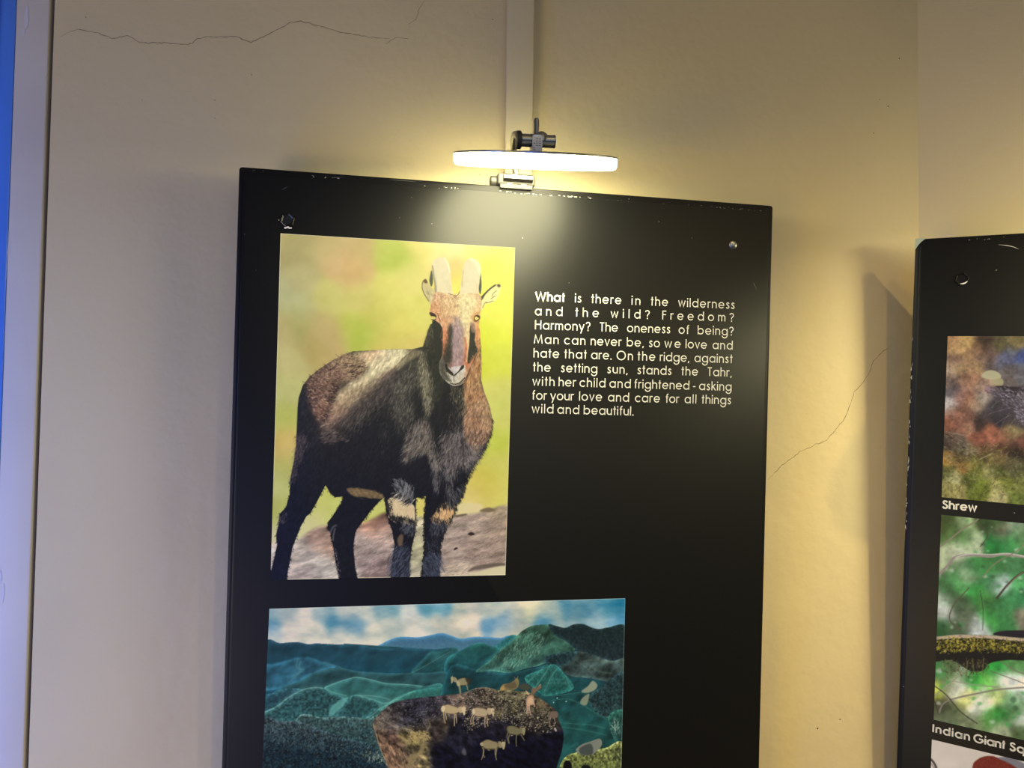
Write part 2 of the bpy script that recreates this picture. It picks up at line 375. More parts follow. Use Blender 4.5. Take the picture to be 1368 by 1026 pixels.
# ------------------------------------------------------------------ lettering (geometric sans drawn with strokes)
def arc(cx, cy, r, a0, a1, n=16, ry=None):
    return [(cx + r * math.cos(math.radians(a0 + (a1 - a0) * k / n)), cy + (ry or r) * math.sin(math.radians(a0 + (a1 - a0) * k / n))) for k in range(n + 1)]
CIR = arc(.5, .5, .43, 0, 360, 30)
def dot(x, y, r=.075): return [(x - r, y), (x + r, y)]
G = {
 'a': ([CIR, [(.93, 1), (.93, 0)]], 1.0), 'b': ([CIR, [(.07, 1.42), (.07, 0)]], 1.0),
 'c': ([arc(.5, .5, .43, 42, 318, 24)], .88), 'd': ([CIR, [(.93, 1.42), (.93, 0)]], 1.0),
 'e': ([arc(.5, .5, .43, 0, 322, 28), [(.07, .5), (.96, .5)]], 1.0),
 'f': ([[(.2, 0), (.2, 1.12)] + arc(.42, 1.14, .22, 180, 80, 8), [(.02, .93), (.42, .93)]], .44),
 'g': ([CIR, [(.93, 1), (.93, .0)] + arc(.5, 0, .43, 0, -165, 14)], 1.0),
 'h': ([[(.07, 1.42), (.07, 0)], arc(.40, .6, .33, 180, 0, 14) + [(.73, 0)]], .80),
 'i': ([[(.07, 1), (.07, 0)], dot(.07, 1.3, .09)], .14),
 'k': ([[(.07, 1.42), (.07, 0)], [(.1, .45), (.6, 1)], [(.25, .6), (.68, 0)]], .68),
 'l': ([[(.07, 1.42), (.07, 0)]], .14),
 'm': ([[(.07, 1), (.07, 0)], arc(.34, .66, .27, 180, 0, 12) + [(.61, 0)], arc(.88, .66, .27, 180, 0, 12) + [(1.15, 0)]], 1.22),
 'n': ([[(.07, 1), (.07, 0)], arc(.40, .6, .33, 180, 0, 14) + [(.73, 0)]], .80),
 'o': ([CIR], 1.0), 'q': ([CIR, [(.93, 1), (.93, -.42)]], 1.0),
 'r': ([[(.07, 1), (.07, 0)], arc(.36, .64, .29, 180, 65, 10)], .44),
 's': ([[(.50, .80), (.43, .90), (.31, .94), (.18, .89), (.12, .76), (.18, .62), (.31, .53), (.44, .43), (.51, .28), (.44, .13), (.29, .06), (.14, .11), (.06, .24)]], .58),
 't': ([[(.2, 1.36), (.2, 0)], [(-.02, .93), (.42, .93)]], .40),
 'u': ([[(.07, 1), (.07, .42)] + arc(.41, .42, .34, 180, 360, 14) + [(.75, 1)], [(.75, .42), (.75, 0)]], .82),
 'v': ([[(.03, 1), (.38, .04), (.73, 1)]], .76),
 'w': ([[(.03, 1), (.31, .04), (.58, .96), (.85, .04), (1.13, 1)]], 1.16),
 'y': ([[(.03, 1), (.41, .06)], [(.79, 1), (.27, -.42)]], .82),
 'W': ([[(.03, 1.36), (.42, .05), (.80, 1.3), (1.18, .05), (1.57, 1.36)]], 1.6),
 'H': ([[(.08, 1.38), (.08, 0)], [(.90, 1.38), (.90, 0)], [(.08, .75), (.90, .75)]], .98),
 'M': ([[(.05, 0), (.22, 1.3), (.66, .1), (1.10, 1.3), (1.27, 0)]], 1.32),
 'O': ([arc(.73, .69, .66, 0, 360, 36)], 1.46), 'T': ([[(.36, 1.38), (.36, 0)], [(.0, 1.31), (.72, 1.31)]], .72),
 'F': ([[(.08, 1.38), (.08, 0)], [(.08, 1.31), (.66, 1.31)], [(.08, .75), (.62, .75)]], .66),
 'S': ([[(.72, 1.10), (.62, 1.25), (.45, 1.32), (.26, 1.27), (.16, 1.08), (.22, .88), (.42, .76), (.62, .64), (.76, .45), (.71, .2), (.50, .06), (.26, .09), (.08, .32)]], .82),
 'I': ([[(.08, 1.38), (.08, 0)]], .16),
 'G': ([arc(.73, .69, .64, 42, 355, 30) , [(.78, .66), (1.37, .66)]], 1.44),
 '?': ([arc(.36, 1.0, .30, 170, -60, 14) + [(.38, .62), (.36, .36)], dot(.36, .07, .09)], .70),
 '.': ([dot(.1, .08, .1)], .2), ',': ([[(.14, .12), (.04, -.2)]], .2), '-': ([[(.02, .5), (.42, .5)]], .44)}
def word(bm, text, p0, p1, xh, sw, R, O, z):
    """p0, p1: photo pixels of the word's left and right end on its baseline; xh: x-height in metres"""
    a = np.array(on_plane(*p0, R, O)); b = np.array(on_plane(*p1, R, O))
    u = (b - a); Lw = np.hypot(*u); u = u / Lw; v = np.array([u[1], -u[0]])          # y down plane: v points up
    adv = [G[c][1] for c in text]; track = 0.0
    if len(text) > 1: track = (Lw / xh - sum(adv)) / (len(text) - 1)
    st = 1.0
    if track < .06 and len(text) > 1:
        track = .10; st = (Lw / xh - track * (len(text) - 1)) / sum(adv)
    elif len(text) == 1: st = 1
    x = 0
    def mk(X, Y):
        p = a + u * X + v * Y
        return Vector((p[0], -p[1], z))
    for c, ad in zip(text, adv):
        for s in G[c][0]:
            w = sw * xh * (1.25 if (len(s) == 2 and s[0][1] == s[1][1] and abs(s[0][0] - s[1][0]) < .21) else 1)
            ribbon(bm, [((x + q[0] * st) * xh, q[1] * xh) for q in s], w, mk)
        x += ad * st + track
# each line of the paragraph: (baseline y left, y right) and words with their left and right ends, in 3.108x crop units
TX = [(503, 537, [('What', 78, 199), ('is', 242, 268), ('there', 310, 434), ('in', 477, 513), ('the', 557, 628), ('wilderness', 671, 904)]),
      (563, 590, [('and', 76, 190), ('the', 244, 341), ('wild?', 391, 551), ('Freedom?', 604, 900)]),
      (621, 647, [('Harmony?', 76, 305), ('The', 345, 420), ('oneness', 458, 637), ('of', 672, 715), ('being?', 751, 899)]),
      (680, 706, [('Man', 72, 174), ('can', 197, 285), ('never', 307, 434), ('be,', 457, 527), ('so', 549, 594), ('we', 614, 680), ('love', 701, 789), ('and', 813, 896)]),
      (738, 762, [('hate', 70, 176), ('that', 198, 290), ('are.', 309, 394), ('On', 415, 482), ('the', 502, 575), ('ridge,', 594, 716), ('against', 738, 895)]),
      (796, 818, [('the', 68, 141), ('setting', 184, 334), ('sun,', 376, 460), ('stands', 501, 642), ('the', 684, 752), ('Tahr,', 792, 892)]),
      (855, 877, [('with', 66, 157), ('her', 174, 245), ('child', 261, 368), ('and', 385, 473), ('frightened', 488, 716), ('-', 731, 743), ('asking', 757, 891)]),
      (913, 933, [('for', 64, 124), ('your', 140, 236), ('love', 259, 354), ('and', 379, 466), ('care', 491, 594), ('for', 618, 673), ('all', 697, 745), ('things', 768, 889)]),
      (969, 990, [('wild', 63, 152), ('and', 169, 259), ('beautiful.', 278, 485)])]
K = 3.108
for yl, yr, ws in TX:
    bm = bmesh.new(); txt = ' '.join(w[0] for w in ws)
    for t, a, b in ws:
        ya = yl + (yr - yl) * (a - 70) / 830; yb = yl + (yr - yl) * (b - 70) / 830
        word(bm, t, (690 + a / K, 240 + ya / K), (690 + b / K, 240 + yb / K), .0086, .25 if t == 'What' else .155, RM, OM, ZF)
    o = mesh_obj('text_line', bm, M_ink, B1); o['label'] = 'white lettering: ' + txt
bm = bmesh.new(); word(bm, 'Shrew', (1258.8, 678.9), (1304.4, 683.4), .0080, .27, RR, OR, ZF)
o = mesh_obj('caption', bm, M_ink, B2); o['label'] = 'white caption reading Shrew'
bm = bmesh.new()
def cp(x): return (1188 + x / 2.967, 680 + (882 + (x - 170) * .239) / 2.967)
for t, a, b in (('Indian', 172, 318), ('Giant', 334, 458), ('Squirrel', 476, 664)):
    word(bm, t, cp(a), cp(b), .0080, .27, RR, OR, ZF)
o = mesh_obj('caption', bm, M_ink, B2); o['label'] = 'white caption beginning Indian Giant'

# ------------------------------------------------------------------ picture lamp, built in the board's frame
FB = frame(RM, OM)
cw = Vector((.17965, .8765, .29197 + EYE)); cl = FB.inverted() @ cw
bx, by = on_plane(688, 246, RM, OM)
tl = math.radians(14.6)
nl = Vector((-.034, math.cos(tl), math.sin(tl))).normalized()
root_l = Vector((bx, yT, -.009))
def make_lamp(fr, dx, label, glow):
    root = empty('picture_lamp', fr @ Matrix.Translation(root_l + Vector((dx, 0, 0))))
    tag(root, label, 'lamp')
    c = cl - root_l
    DM = axis_matrix(c, nl)
    r, h = .0955, .0135
    bm = bmesh.new()
    add_lathe(bm, [(0, -h / 2), (r - .004, -h / 2), (r - .0012, -h / 2 + .0012), (r, -h / 2 + .004), (r, h / 2 - .0012)], 96, DM)
    df = mesh_obj('diffuser', bm, glow, root, True); df['label'] = 'glowing white round diffuser'
    bm = bmesh.new()
    add_lathe(bm, [(r + .0002, h / 2 - .0014), (r + .0006, h / 2 - .0010), (r + .0006, h / 2 + .0004), (r - .002, h / 2 + .0012), (.02, h / 2 + .0022), (0, h / 2 + .0022)], 96, DM)
    mesh_obj('back_plate', bm, M_steel, root, True)
    top = c + nl * (h / 2 + .002)
    ux = Vector((1, nl.x * -1, 0)).normalized(); uz = ux.cross(nl).normalized()    # across, towards the viewer
    bc = c + nl * .0235 + ux * .0005
    bm = bmesh.new(); add_lathe(bm, [(0, 0), (.018, 0), (.018, .0016), (.016, .0022), (0, .0022)], 40, axis_matrix(top - nl * .0006, nl))
    mesh_obj('mounting_flange', bm, M_chrome, root, True)
    bm = bmesh.new(); add_cyl(bm, bc - ux * .0195, bc + ux * .0215, .0074, 32, .0008)
    br = mesh_obj('barrel', bm, M_dark, root, True)
    bm = bmesh.new()
    for s in (-.0200, -.0078, .0058, .0205): add_lathe(bm, [(.0070, 0), (.0077, 0), (.0077, .0012), (.0070, .0012)], 32, axis_matrix(bc + ux * s, ux))
    mesh_obj('barrel_ring', bm, M_chrome, br, True)
    bm = bmesh.new()                                   # neck block down to the disc
    Mb = Matrix.Identity(4)
    for i, v in enumerate((ux, nl, uz)):
        for k in range(3): Mb[k][i] = v[k]
    Mb.translation = top
    add_box(bm, (-.0062, -.0005, -.0080), (.0062, .0215, .0080), .0012, 2); bmesh.ops.transform(bm, matrix=Mb, verts=bm.verts)
    nk = mesh_obj('neck', bm, M_steel, root, True)
    bm = bmesh.new(); add_box(bm, (-.0060, .0015, .0080), (.0060, .0195, .0084)); bmesh.ops.transform(bm, matrix=Mb, verts=bm.verts)
    st = mesh_obj('sticker', bm, mat('paper_sticker', (.85, .84, .80), .7), root); st['label'] = 'small white paper sticker with faint grey print'
    bm = bmesh.new()
    for k in range(6):
        for j in range(3):
            if random.random() < .75: add_box(bm, (-.0048 + j * .0033, .004 + k * .0024, .0084), (-.0048 + j * .0033 + random.uniform(.0014, .0028), .0048 + k * .0024, .0085))
    bmesh.ops.transform(bm, matrix=Mb, verts=bm.verts); tag(mesh_obj('sticker_print', bm, mat('grey_print', (.25, .25, .23), .8), st), kind='stuff')
    bm = bmesh.new(); p0 = bc + nl * .004 - ux * .0005; p1 = bc + Vector((0, 1, -.02)).normalized() * .0265 - ux * .0005
    add_lathe(bm, [(0, 0), (.0030, 0), (.0030, .018), (.0031, .0205), (.0022, .0225), (0, .0232)], 20, axis_matrix(p0, p1 - p0)); mesh_obj('locking_lever', bm, M_dark, root, True)
    bm = bmesh.new(); p = bc + ux * .0055; add_lathe(bm, [(.0085, 0), (.0082, .0035), (.0062, .0085), (.0032, .0105), (0, .0112)], 28, axis_matrix(p, nl)); mesh_obj('lever_hub', bm, M_dark, root, True)
    # curved arm from the barrel's left end back and down to the clamp
    a0 = bc - ux * .0195
    pts = []; P0 = a0; P3 = Vector((.004, .010, 0.0))
    P1 = a0 + Vector((-.004, .028, -.030)); P2 = Vector((-.006, .055, .010))
    for k in range(19):
        t = k / 18; pts.append(P0 * (1 - t) ** 3 + P1 * 3 * t * (1 - t) ** 2 + P2 * 3 * t * t * (1 - t) + P3 * t ** 3)
    bm = bmesh.new(); add_tube(bm, pts, .0045, 14); mesh_obj('arm', bm, M_steel, root, True)
    bm = bmesh.new(); add_cyl(bm, a0 - ux * .0045, a0 + ux * .001, .0105, 32, .001); mesh_obj('pivot_disc', bm, M_greyp, root, True)
    # clamp straddling the board's top edge
    bm = bmesh.new(); add_box(bm, (-.0235, .0002, -.0160), (.0265, .0165, .0125), .0035, 3)
    add_box(bm, (-.0235, -.020, -.0160), (.0265, .002, -.0100), .001, 1); add_box(bm, (-.020, -.004, .0104), (.023, .002, .0125), .0006, 1)
    mesh_obj('clamp_body', bm, M_greyp, root, True)
    bm = bmesh.new(); add_cyl(bm, (-.0165, .0095, .0120), (.0225, .0095, .0120), .0052, 28, .0006); mesh_obj('clamp_bar', bm, M_chrome, root, True)
    for s in (-.011, .008):
        bm = bmesh.new(); add_box(bm, (s, .0012, .0123), (s + .006, .0022, .0131)); mesh_obj('clamp_slot', bm, M_chrome, root)
    bm = bmesh.new(); add_cyl(bm, (-.0320, .0065, .002), (-.0232, .0065, .002), .0068, 28, .0012); mesh_obj('clamp_knob', bm, M_greyp, root, True)
    return root
make_lamp(FB, 0, 'lit round disc picture lamp with a silver arm clamped on the goat board\'s top edge', M_glow)
M_glow2 = M_glow.copy(); bsdf(M_glow2).inputs['Emission Strength'].default_value = LAMP_EMIT * 1.7
FR = frame(RR, OR) @ Matrix.Translation((0, yT2 - yT, 0))
make_lamp(FR, .30 - root_l.x, 'lit disc picture lamp clamped above the board captioned Shrew, outside the frame', M_glow2)

def to_px(R, O, x, y):
    """board-plane metres (x right, y down) -> photo pixel"""
    q = MC.T @ (O + R[:, 0] * x + R[:, 1] * y - E3); return (684 + 1027 * q[0] / q[2], 513 + 1027 * q[1] / q[2])
def local_rect(R, O, tl, w, h):
    x, y = on_plane(*tl, R, O); return [(x, y), (x + w, y), (x + w, y + h), (x, y + h)]
def below(a, b, t): return (a[0] + (b[0] - a[0]) * t, a[1] + (b[1] - a[1]) * t)
LH = [on_plane(*p, RM, OM) for p in ((360, 813), (835, 799), (829.8, 1026), (350.5, 1026))]
LH = [LH[0], LH[1], below(LH[1], LH[2], 1.38), below(LH[0], LH[3], 1.45)]
on_corners_hill = [to_px(RM, OM, *p) for p in LH]
LR = []
for tl, bl in (((1266, 449.2), (1258, 664)), ((1257.5, 687.5), (1247, 961)), ((1245, 987.5), None)):
    x, y = on_plane(*tl, RR, OR); h = on_plane(*bl, RR, OR)[1] - y if bl else .19
    LR.append([(x, y), (x + .30, y), (x + .30, y + h), (x, y + h)])
corners_r = [[to_px(RR, OR, *p) for p in q] for q in LR]

# ------------------------------------------------------------------ printed photographs (drawn with numpy, laid on fine grids)
def homog(src, dst):
    A_, b_ = [], []
    for (x, y), (u, v) in zip(src, dst):
        A_ += [[x, y, 1, 0, 0, 0, -u * x, -u * y], [0, 0, 0, x, y, 1, -v * x, -v * y]]; b_ += [u, v]
    return np.append(np.linalg.solve(np.array(A_, float), np.array(b_, float)), 1).reshape(3, 3)
def smooth(pts, closed=True, n=5):
    P = np.array(pts, float); m = len(P); out = []
    for i in range(m if closed else m - 1):
        a, b, c, d = (P[(i + k) % m] if closed else P[min(max(i + k, 0), m - 1)] for k in (-1, 0, 1, 2))
        for t in np.arange(n) / n:
            out.append(.5 * (2 * b + (c - a) * t + (2 * a - 5 * b + 4 * c - d) * t * t + (3 * b - a - 3 * c + d) * t ** 3))
    if not closed: out.append(P[-1])
    return np.array(out)
def gauss(a, s):
    if s <= .2: return a
    r = max(1, int(s * 2.5)); k = np.exp(-.5 * (np.arange(-r, r + 1) / s) ** 2); k /= k.sum()
    for ax in (0, 1):
        p = np.pad(a, [(r, r) if i == ax else (0, 0) for i in range(a.ndim)], mode='edge'); o_ = 0; n = a.shape[ax]
        for i, w in enumerate(k): o_ = o_ + w * (p[i:i + n] if ax == 0 else p[:, i:i + n])
        a = o_
    return a
class Canvas:
    def __init__(s, corners, W, H, seed=1):
        s.W, s.H = W, H; s.Hm = homog(corners, [(0, 0), (W, 0), (W, H), (0, H)]); s.rg = np.random.default_rng(seed)
        s.img = np.zeros((H, W, 3)); Hi = np.linalg.inv(s.Hm)
        gx, gy = np.meshgrid(np.arange(W) + .5, np.arange(H) + .5); q = np.stack([gx, gy, np.ones_like(gx)], -1) @ Hi.T
        s.px = q[..., 0] / q[..., 2]; s.py = q[..., 1] / q[..., 2]; s.k = W / np.hypot(corners[1][0] - corners[0][0], corners[1][1] - corners[0][1])
    def to(s, P):
        P = np.atleast_2d(np.array(P, float)); q = np.c_[P, np.ones(len(P))] @ s.Hm.T; return q[:, :2] / q[:, 2:]
    def mask(s, pts, sm=True, n=5):
        P = s.to(smooth(pts, True, n) if sm else pts); x0, y0 = P[:, 0], P[:, 1]; x1, y1 = np.roll(x0, -1), np.roll(y0, -1)
        m = np.zeros((s.H, s.W)); SS = 3; ar = np.arange(s.W)
        for j in range(max(0, int(y0.min())), min(s.H, int(y0.max()) + 2)):
            for q in range(SS):
                y = j + (q + .5) / SS; c = (y0 <= y) != (y1 <= y)
                if not c.any(): continue
                xs = np.sort(x0[c] + (y - y0[c]) / (y1[c] - y0[c]) * (x1[c] - x0[c]))
                for a, b in zip(xs[::2], xs[1::2]): m[j] += np.clip(np.minimum(ar + 1, b) - np.maximum(ar, a), 0, 1) / SS
        return m
    def noise(s, sc, oct=4, sx=1, ang=0):
        """fractal value noise, sc = feature size in photo pixels"""
        c, sn = math.cos(ang), math.sin(ang); X = (s.px * c + s.py * sn) / sx; Y = -s.px * sn + s.py * c; o_ = 0; amp = 1; tot = 0
        for i in range(oct):
            f = 2 ** i / sc; u = X * f; v = Y * f; u0 = np.floor(u); v0 = np.floor(v); n0 = 97
            T = s.rg.random((n0, n0)); fu = u - u0; fv = v - v0; fu = fu * fu * (3 - 2 * fu); fv = fv * fv * (3 - 2 * fv)
            a = u0.astype(int) % n0; b = v0.astype(int) % n0; a1 = (a + 1) % n0; b1 = (b + 1) % n0
            o_ = o_ + amp * ((T[b, a] * (1 - fu) + T[b, a1] * fu) * (1 - fv) + (T[b1, a] * (1 - fu) + T[b1, a1] * fu) * fv); tot += amp; amp *= .55
        return o_ / tot
    def comp(s, m, col):
        col = np.asarray(col, float); m = np.clip(m, 0, 1)[..., None]; s.img = s.img * (1 - m) + (col if col.ndim == 3 else col.reshape(1, 1, 3)) * m
    def poly(s, pts, col, blur=0, a=1, sm=True, rough=0, clip=None):
        m = s.mask(pts, sm)
        if rough: m = np.clip(gauss(m, rough * 1.5 * s.k) * 1 + (s.noise(rough * 1.6, 3) - .5) * 2.2 * (gauss(m, rough * s.k) * (1 - gauss(m, rough * s.k)) * 4) , 0, 1); m = np.clip((m - .5) * 3 + .5, 0, 1)
        if blur: m = gauss(m, blur * s.k)
        if clip is not None: m = m * clip
        s.comp(m * a, col); return m
    def blobs(s, L_, sig, sel=None):
        X, Y = s.px, s.py; num = np.zeros_like(s.img); den = np.zeros(X.shape)
        for x, y, c in L_:
            w = np.exp(-((X - x) ** 2 + (Y - y) ** 2) / (2 * sig * sig)) + 1e-5 / (1 + ((X - x) ** 2 + (Y - y) ** 2) / 400); num += w[..., None] * np.array(c, float); den += w
        return num / den[..., None]
    def line(s, pts, w, col, a=1, sm=True, taper=0, blur=0):
        P = smooth(pts, False, 6) if sm and len(pts) > 2 else np.array(pts, float); n = len(P); T = np.gradient(P, axis=0); T /= np.hypot(T[:, 0], T[:, 1])[:, None] + 1e-9
        ww = np.full(n, w / 2) * (1 - taper * np.linspace(0, 1, n)); Nn = np.c_[-T[:, 1], T[:, 0]] * ww[:, None]
        m = s.mask(np.r_[P + Nn, (P - Nn)[::-1]], False)
        if blur: m = gauss(m, blur * s.k)
        s.comp(m * a, col)
    def fur(s, region, n, ang, ln, cols, a=.8, w=.55, jit=.25, curl=0, clip=None):
        """n short hairs started inside region (mask or polygon); ang: degrees or f(x, y); cols: list of colours"""
        m = gauss(s.mask(region), 2.4) if isinstance(region, list) else region
        ys, xs = np.nonzero(m > .08)
        if len(ys) == 0: return
        pr = m[ys, xs] ** 1.3; pr = np.cumsum(pr / pr.sum()); i = np.minimum(np.searchsorted(pr, s.rg.random(n)), len(ys) - 1); X = s.px[ys[i], xs[i]] + s.rg.normal(0, .4, n); Y = s.py[ys[i], xs[i]] + s.rg.normal(0, .4, n)
        A_ = np.radians(ang(X, Y) if callable(ang) else np.full(n, float(ang))) + s.rg.normal(0, jit, n); Ln = ln * s.rg.uniform(.5, 1.3, n)
        C_ = np.array(cols, float)[s.rg.integers(0, len(cols), n)] + s.rg.normal(0, 7, (n, 1)); K = 9; acc = np.zeros((s.H * s.W, 4))
        for k in range(K):
            t = k / (K - 1); AA = A_ + curl * t; X2 = X + np.cos(AA) * Ln * t; Y2 = Y + np.sin(AA) * Ln * t
            q = s.to(np.c_[X2, Y2]) - .5; wt = (1 - t) ** .5 * w * Ln / K * s.k * 1.5
            x0 = np.floor(q[:, 0]).astype(int); y0 = np.floor(q[:, 1]).astype(int); fx = q[:, 0] - x0; fy = q[:, 1] - y0
            for dx, dy, ww in ((0, 0, (1 - fx) * (1 - fy)), (1, 0, fx * (1 - fy)), (0, 1, (1 - fx) * fy), (1, 1, fx * fy)):
                xx = x0 + dx; yy = y0 + dy; ok = (xx >= 0) & (xx < s.W) & (yy >= 0) & (yy < s.H); W_ = (ww * wt)[ok]; idx = (yy * s.W + xx)[ok]
                for c in range(3): acc[:, c] += np.bincount(idx, W_ * C_[ok, c], s.H * s.W)
                acc[:, 3] += np.bincount(idx, W_, s.H * s.W)
        acc = acc.reshape(s.H, s.W, 4); al = np.clip(acc[..., 3], 0, 1) * a
        if clip is not None: al = al * clip
        s.comp(al, acc[..., :3] / np.maximum(acc[..., 3:], 1e-6))
def frm(ox, oy, k): return lambda *p: [(ox + x / k, oy + y / k) for x, y in p]

def paint_goat():
    c = Canvas([(375, 312), (688, 331), (675, 768), (361.5, 774.5)], 390, 580, 3)
    B = [(380, 320, (192, 176, 112)), (388, 336, (150, 140, 88)), (405, 326, (180, 165, 108)), (440, 330, (206, 182, 122)), (480, 327, (202, 174, 118)), (520, 330, (188, 200, 88)), (532, 345, (168, 190, 68)), (560, 328, (236, 222, 125)), (600, 332, (246, 238, 160)), (640, 335, (244, 242, 130)), (680, 345, (246, 252, 100)), (660, 380, (245, 248, 90)), (655, 352, (232, 240, 78)), (460, 352, (216, 172, 122)), (472, 364, (210, 172, 112)), (400, 372, (186, 176, 122)), (380, 392, (175, 176, 130)), (402, 412, (186, 186, 130)), (440, 400, (205, 200, 110)), (480, 402, (205, 196, 106)), (520, 392, (216, 210, 102)), (546, 372, (226, 216, 122)), (606, 358, (246, 200, 125)), (612, 382, (236, 226, 88)), (398, 437, (150, 150, 78)), (380, 442, (186, 166, 110)), (425, 436, (192, 168, 106)), (424, 460, (176, 152, 86)), (445, 450, (196, 166, 110)), (470, 440, (182, 195, 68)), (486, 445, (164, 190, 58)), (500, 428, (196, 190, 82)), (540, 440, (214, 205, 90)), (560, 420, (216, 212, 102)), (550, 460, (206, 186, 95)), (510, 462, (205, 190, 88)), (380, 482, (190, 180, 115)), (376, 520, (186, 186, 110)), (373, 562, (180, 188, 82)), (374, 590, (216, 176, 88)), (379, 602, (206, 178, 96)), (381, 622, (168, 172, 80)), (376, 650, (186, 192, 112)), (373, 680, (174, 180, 88)), (368, 720, (202, 196, 150)), (366, 750, (212, 192, 182)),
         (672, 420, (238, 240, 78)), (660, 450, (216, 226, 48)), (666, 480, (206, 216, 58)), (650, 492, (196, 206, 38)), (660, 520, (206, 206, 100)), (676, 540, (190, 200, 90)), (670, 562, (202, 206, 100)), (668, 590, (184, 200, 58)), (675, 622, (202, 200, 90)), (660, 642, (200, 190, 68)), (670, 662, (208, 202, 92)), (648, 655, (206, 186, 66)), (638, 668, (216, 196, 115)), (436, 672, (192, 196, 88)), (425, 690, (206, 206, 122)), (420, 704, (216, 210, 158)), (447, 682, (188, 200, 98)), (562, 672, (214, 200, 96)), (510, 682, (196, 202, 100)), (655, 405, (232, 238, 80))]
    c.img = c.blobs(B, 12) * .72 + np.array([226, 214, 142]) * .28; c.img = c.img + (c.noise(16, 3)[..., None] - .5) * 16
    g = c.mask([(361, 790), (361, 730), (395, 722), (420, 706), (440, 702), (480, 700), (500, 692), (520, 684), (560, 690), (600, 690), (645, 683), (690, 682), (690, 790)], True); g = gauss(g, 2.2)
    G_ = [(400, 742, (198, 184, 168)), (430, 722, (152, 126, 110)), (444, 732, (188, 152, 126)), (430, 752, (206, 196, 182)), (450, 764, (204, 192, 176)), (405, 765, (176, 160, 150)), (502, 706, (196, 146, 120)), (508, 690, (105, 78, 68)), (512, 716, (192, 168, 152)), (500, 742, (152, 132, 126)), (512, 762, (128, 108, 102)), (490, 728, (176, 160, 148)), (560, 702, (196, 186, 152)), (557, 742, (170, 165, 130)), (557, 765, (176, 166, 142)), (610, 706, (166, 148, 134)), (640, 700, (170, 150, 134)), (665, 700, (150, 130, 112)), (665, 722, (152, 132, 116)), (640, 742, (156, 136, 122)), (672, 742, (140, 122, 106)), (605, 750, (172, 152, 140)), (668, 690, (166, 150, 120)), (610, 765, (190, 176, 150))]
    gr = c.blobs(G_, 10); tex = c.noise(5, 4, 3.2, -.28); gr = gr * (.62 + .78 * tex[..., None]); c.comp(g, gr)
    gm = gauss(c.mask([(590, 692), (640, 684), (680, 682), (680, 768), (588, 768)]), 1); c.fur(gm, 2600, lambda x, y: -15 + 0 * x, 5, [(112, 94, 84), (205, 190, 172), (140, 120, 108), (182, 160, 144)], .5, .5, .3)
    c.fur(gauss(c.mask([(476, 722), (524, 716), (524, 770), (476, 770)]), .5), 500, -30, 5, [(112, 94, 88), (205, 190, 176)], .5, .5, .3)
    h = frm(500, 620, 6.41)
    c.poly(h((720, 345), (900, 340), (920, 400), (780, 430), (680, 440)), (222, 206, 150), 1.2); c.poly(h((900, 400), (980, 372), (1040, 400), (960, 412)), (120, 104, 78), .8)
    c.poly(h((690, 440), (790, 425), (780, 440), (700, 455)), (110, 92, 74), .6)
    c.poly(h((800, 600), (830, 582), (862, 600), (830, 612)), (46, 36, 34), .3); c.poly(h((680, 730), (700, 712), (718, 720), (690, 735)), (40, 30, 30), .2)
    c.poly(h((800, 920), (850, 880), (950, 855), (1100, 845), (1110, 870), (900, 900)), (92, 80, 70), .8, .8); c.poly(h((800, 960), (900, 915), (1115, 870), (1118, 960)), (206, 196, 156), .8)
    # body and legs
    O = [(566.3, 463.2), (550.5, 467), (524, 467), (498, 468.4), (471.6, 469.7), (463.7, 472.4), (445.3, 481.6), (426.8, 493.4), (413.7, 504), (404.5, 515.8), (399.2, 531.6), (397.6, 545), (396.6, 572.6), (395.8, 593.7), (392.6, 617.4), (388.2, 638.4), (386.8, 662), (382, 678), (373.5, 687), (372, 701.6), (368.8, 714.7), (370.3, 728), (366.3, 746), (361, 768), (360, 782), (382.5, 782), (382.9, 774.7), (386, 757), (391.3, 730.5), (401.8, 704), (409.7, 689.7), (415, 685.8), (424, 670), (435.3, 648.2), (441.3, 659.5), (447.9, 664.7), (459, 663.4), (455.8, 672.6), (445.3, 688.4), (438.2, 698), (437.4, 706.8), (441.3, 710.8), (445.3, 730.5), (450, 756.8), (453.7, 776), (478.8, 776), (474.7, 756.8), (472.4, 730.5), (475.5, 709.5), (483.4, 699), (495.3, 683), (508.4, 668.7), (513.7, 664.7), (515, 675), (517.6, 691), (524.2, 709.5), (527.4, 727.9), (524, 749), (521.3, 776), (546.6, 776), (547.9, 749), (550.5, 730.5), (554.5, 714.7), (556.3, 699), (555.8, 678), (556.3, 665.5), (569, 663), (568.4, 678), (566.8, 704.2), (567.6, 730.5), (565, 756.8), (562, 776), (586.8, 776), (587.9, 743.7), (588.7, 725.3), (594, 712), (600.5, 696.3), (607, 685.8), (609.7, 675.3), (616.3, 664.7), (622.9, 643.7), (632, 625.3), (642.6, 609.5), (651.8, 591), (657, 572.6), (657, 556.8), (653.2, 541), (646.6, 523.7), (642.6, 508), (643, 484), (642, 458), (638, 440), (600, 420), (575, 434)]
    body = c.mask(O, False); body = gauss(body, .35)
    yy = (c.py - 460) / 310
    base = np.stack([46 - 24 * np.clip(yy * 1.4, 0, 1), 45 - 22 * np.clip(yy * 1.4, 0, 1), 40 - 8 * np.clip(yy * 1.4, 0, 1)], -1) * (1 - .0 * yy[..., None])
    base = base + np.clip((430 - c.px) / 60, 0, 1)[..., None] * np.array([-4, -1, 8]); c.comp(body, base)
    edge = gauss(body, 1.6) ; rim = ((edge > .2) & (edge < .8)).astype(float)
    c.fur(rim * (c.px > 560) * (c.py > 560), 700, lambda x, y: np.where(x > 600, 60, 100), 3.5, [(24, 24, 24)], .9, .6, .4)
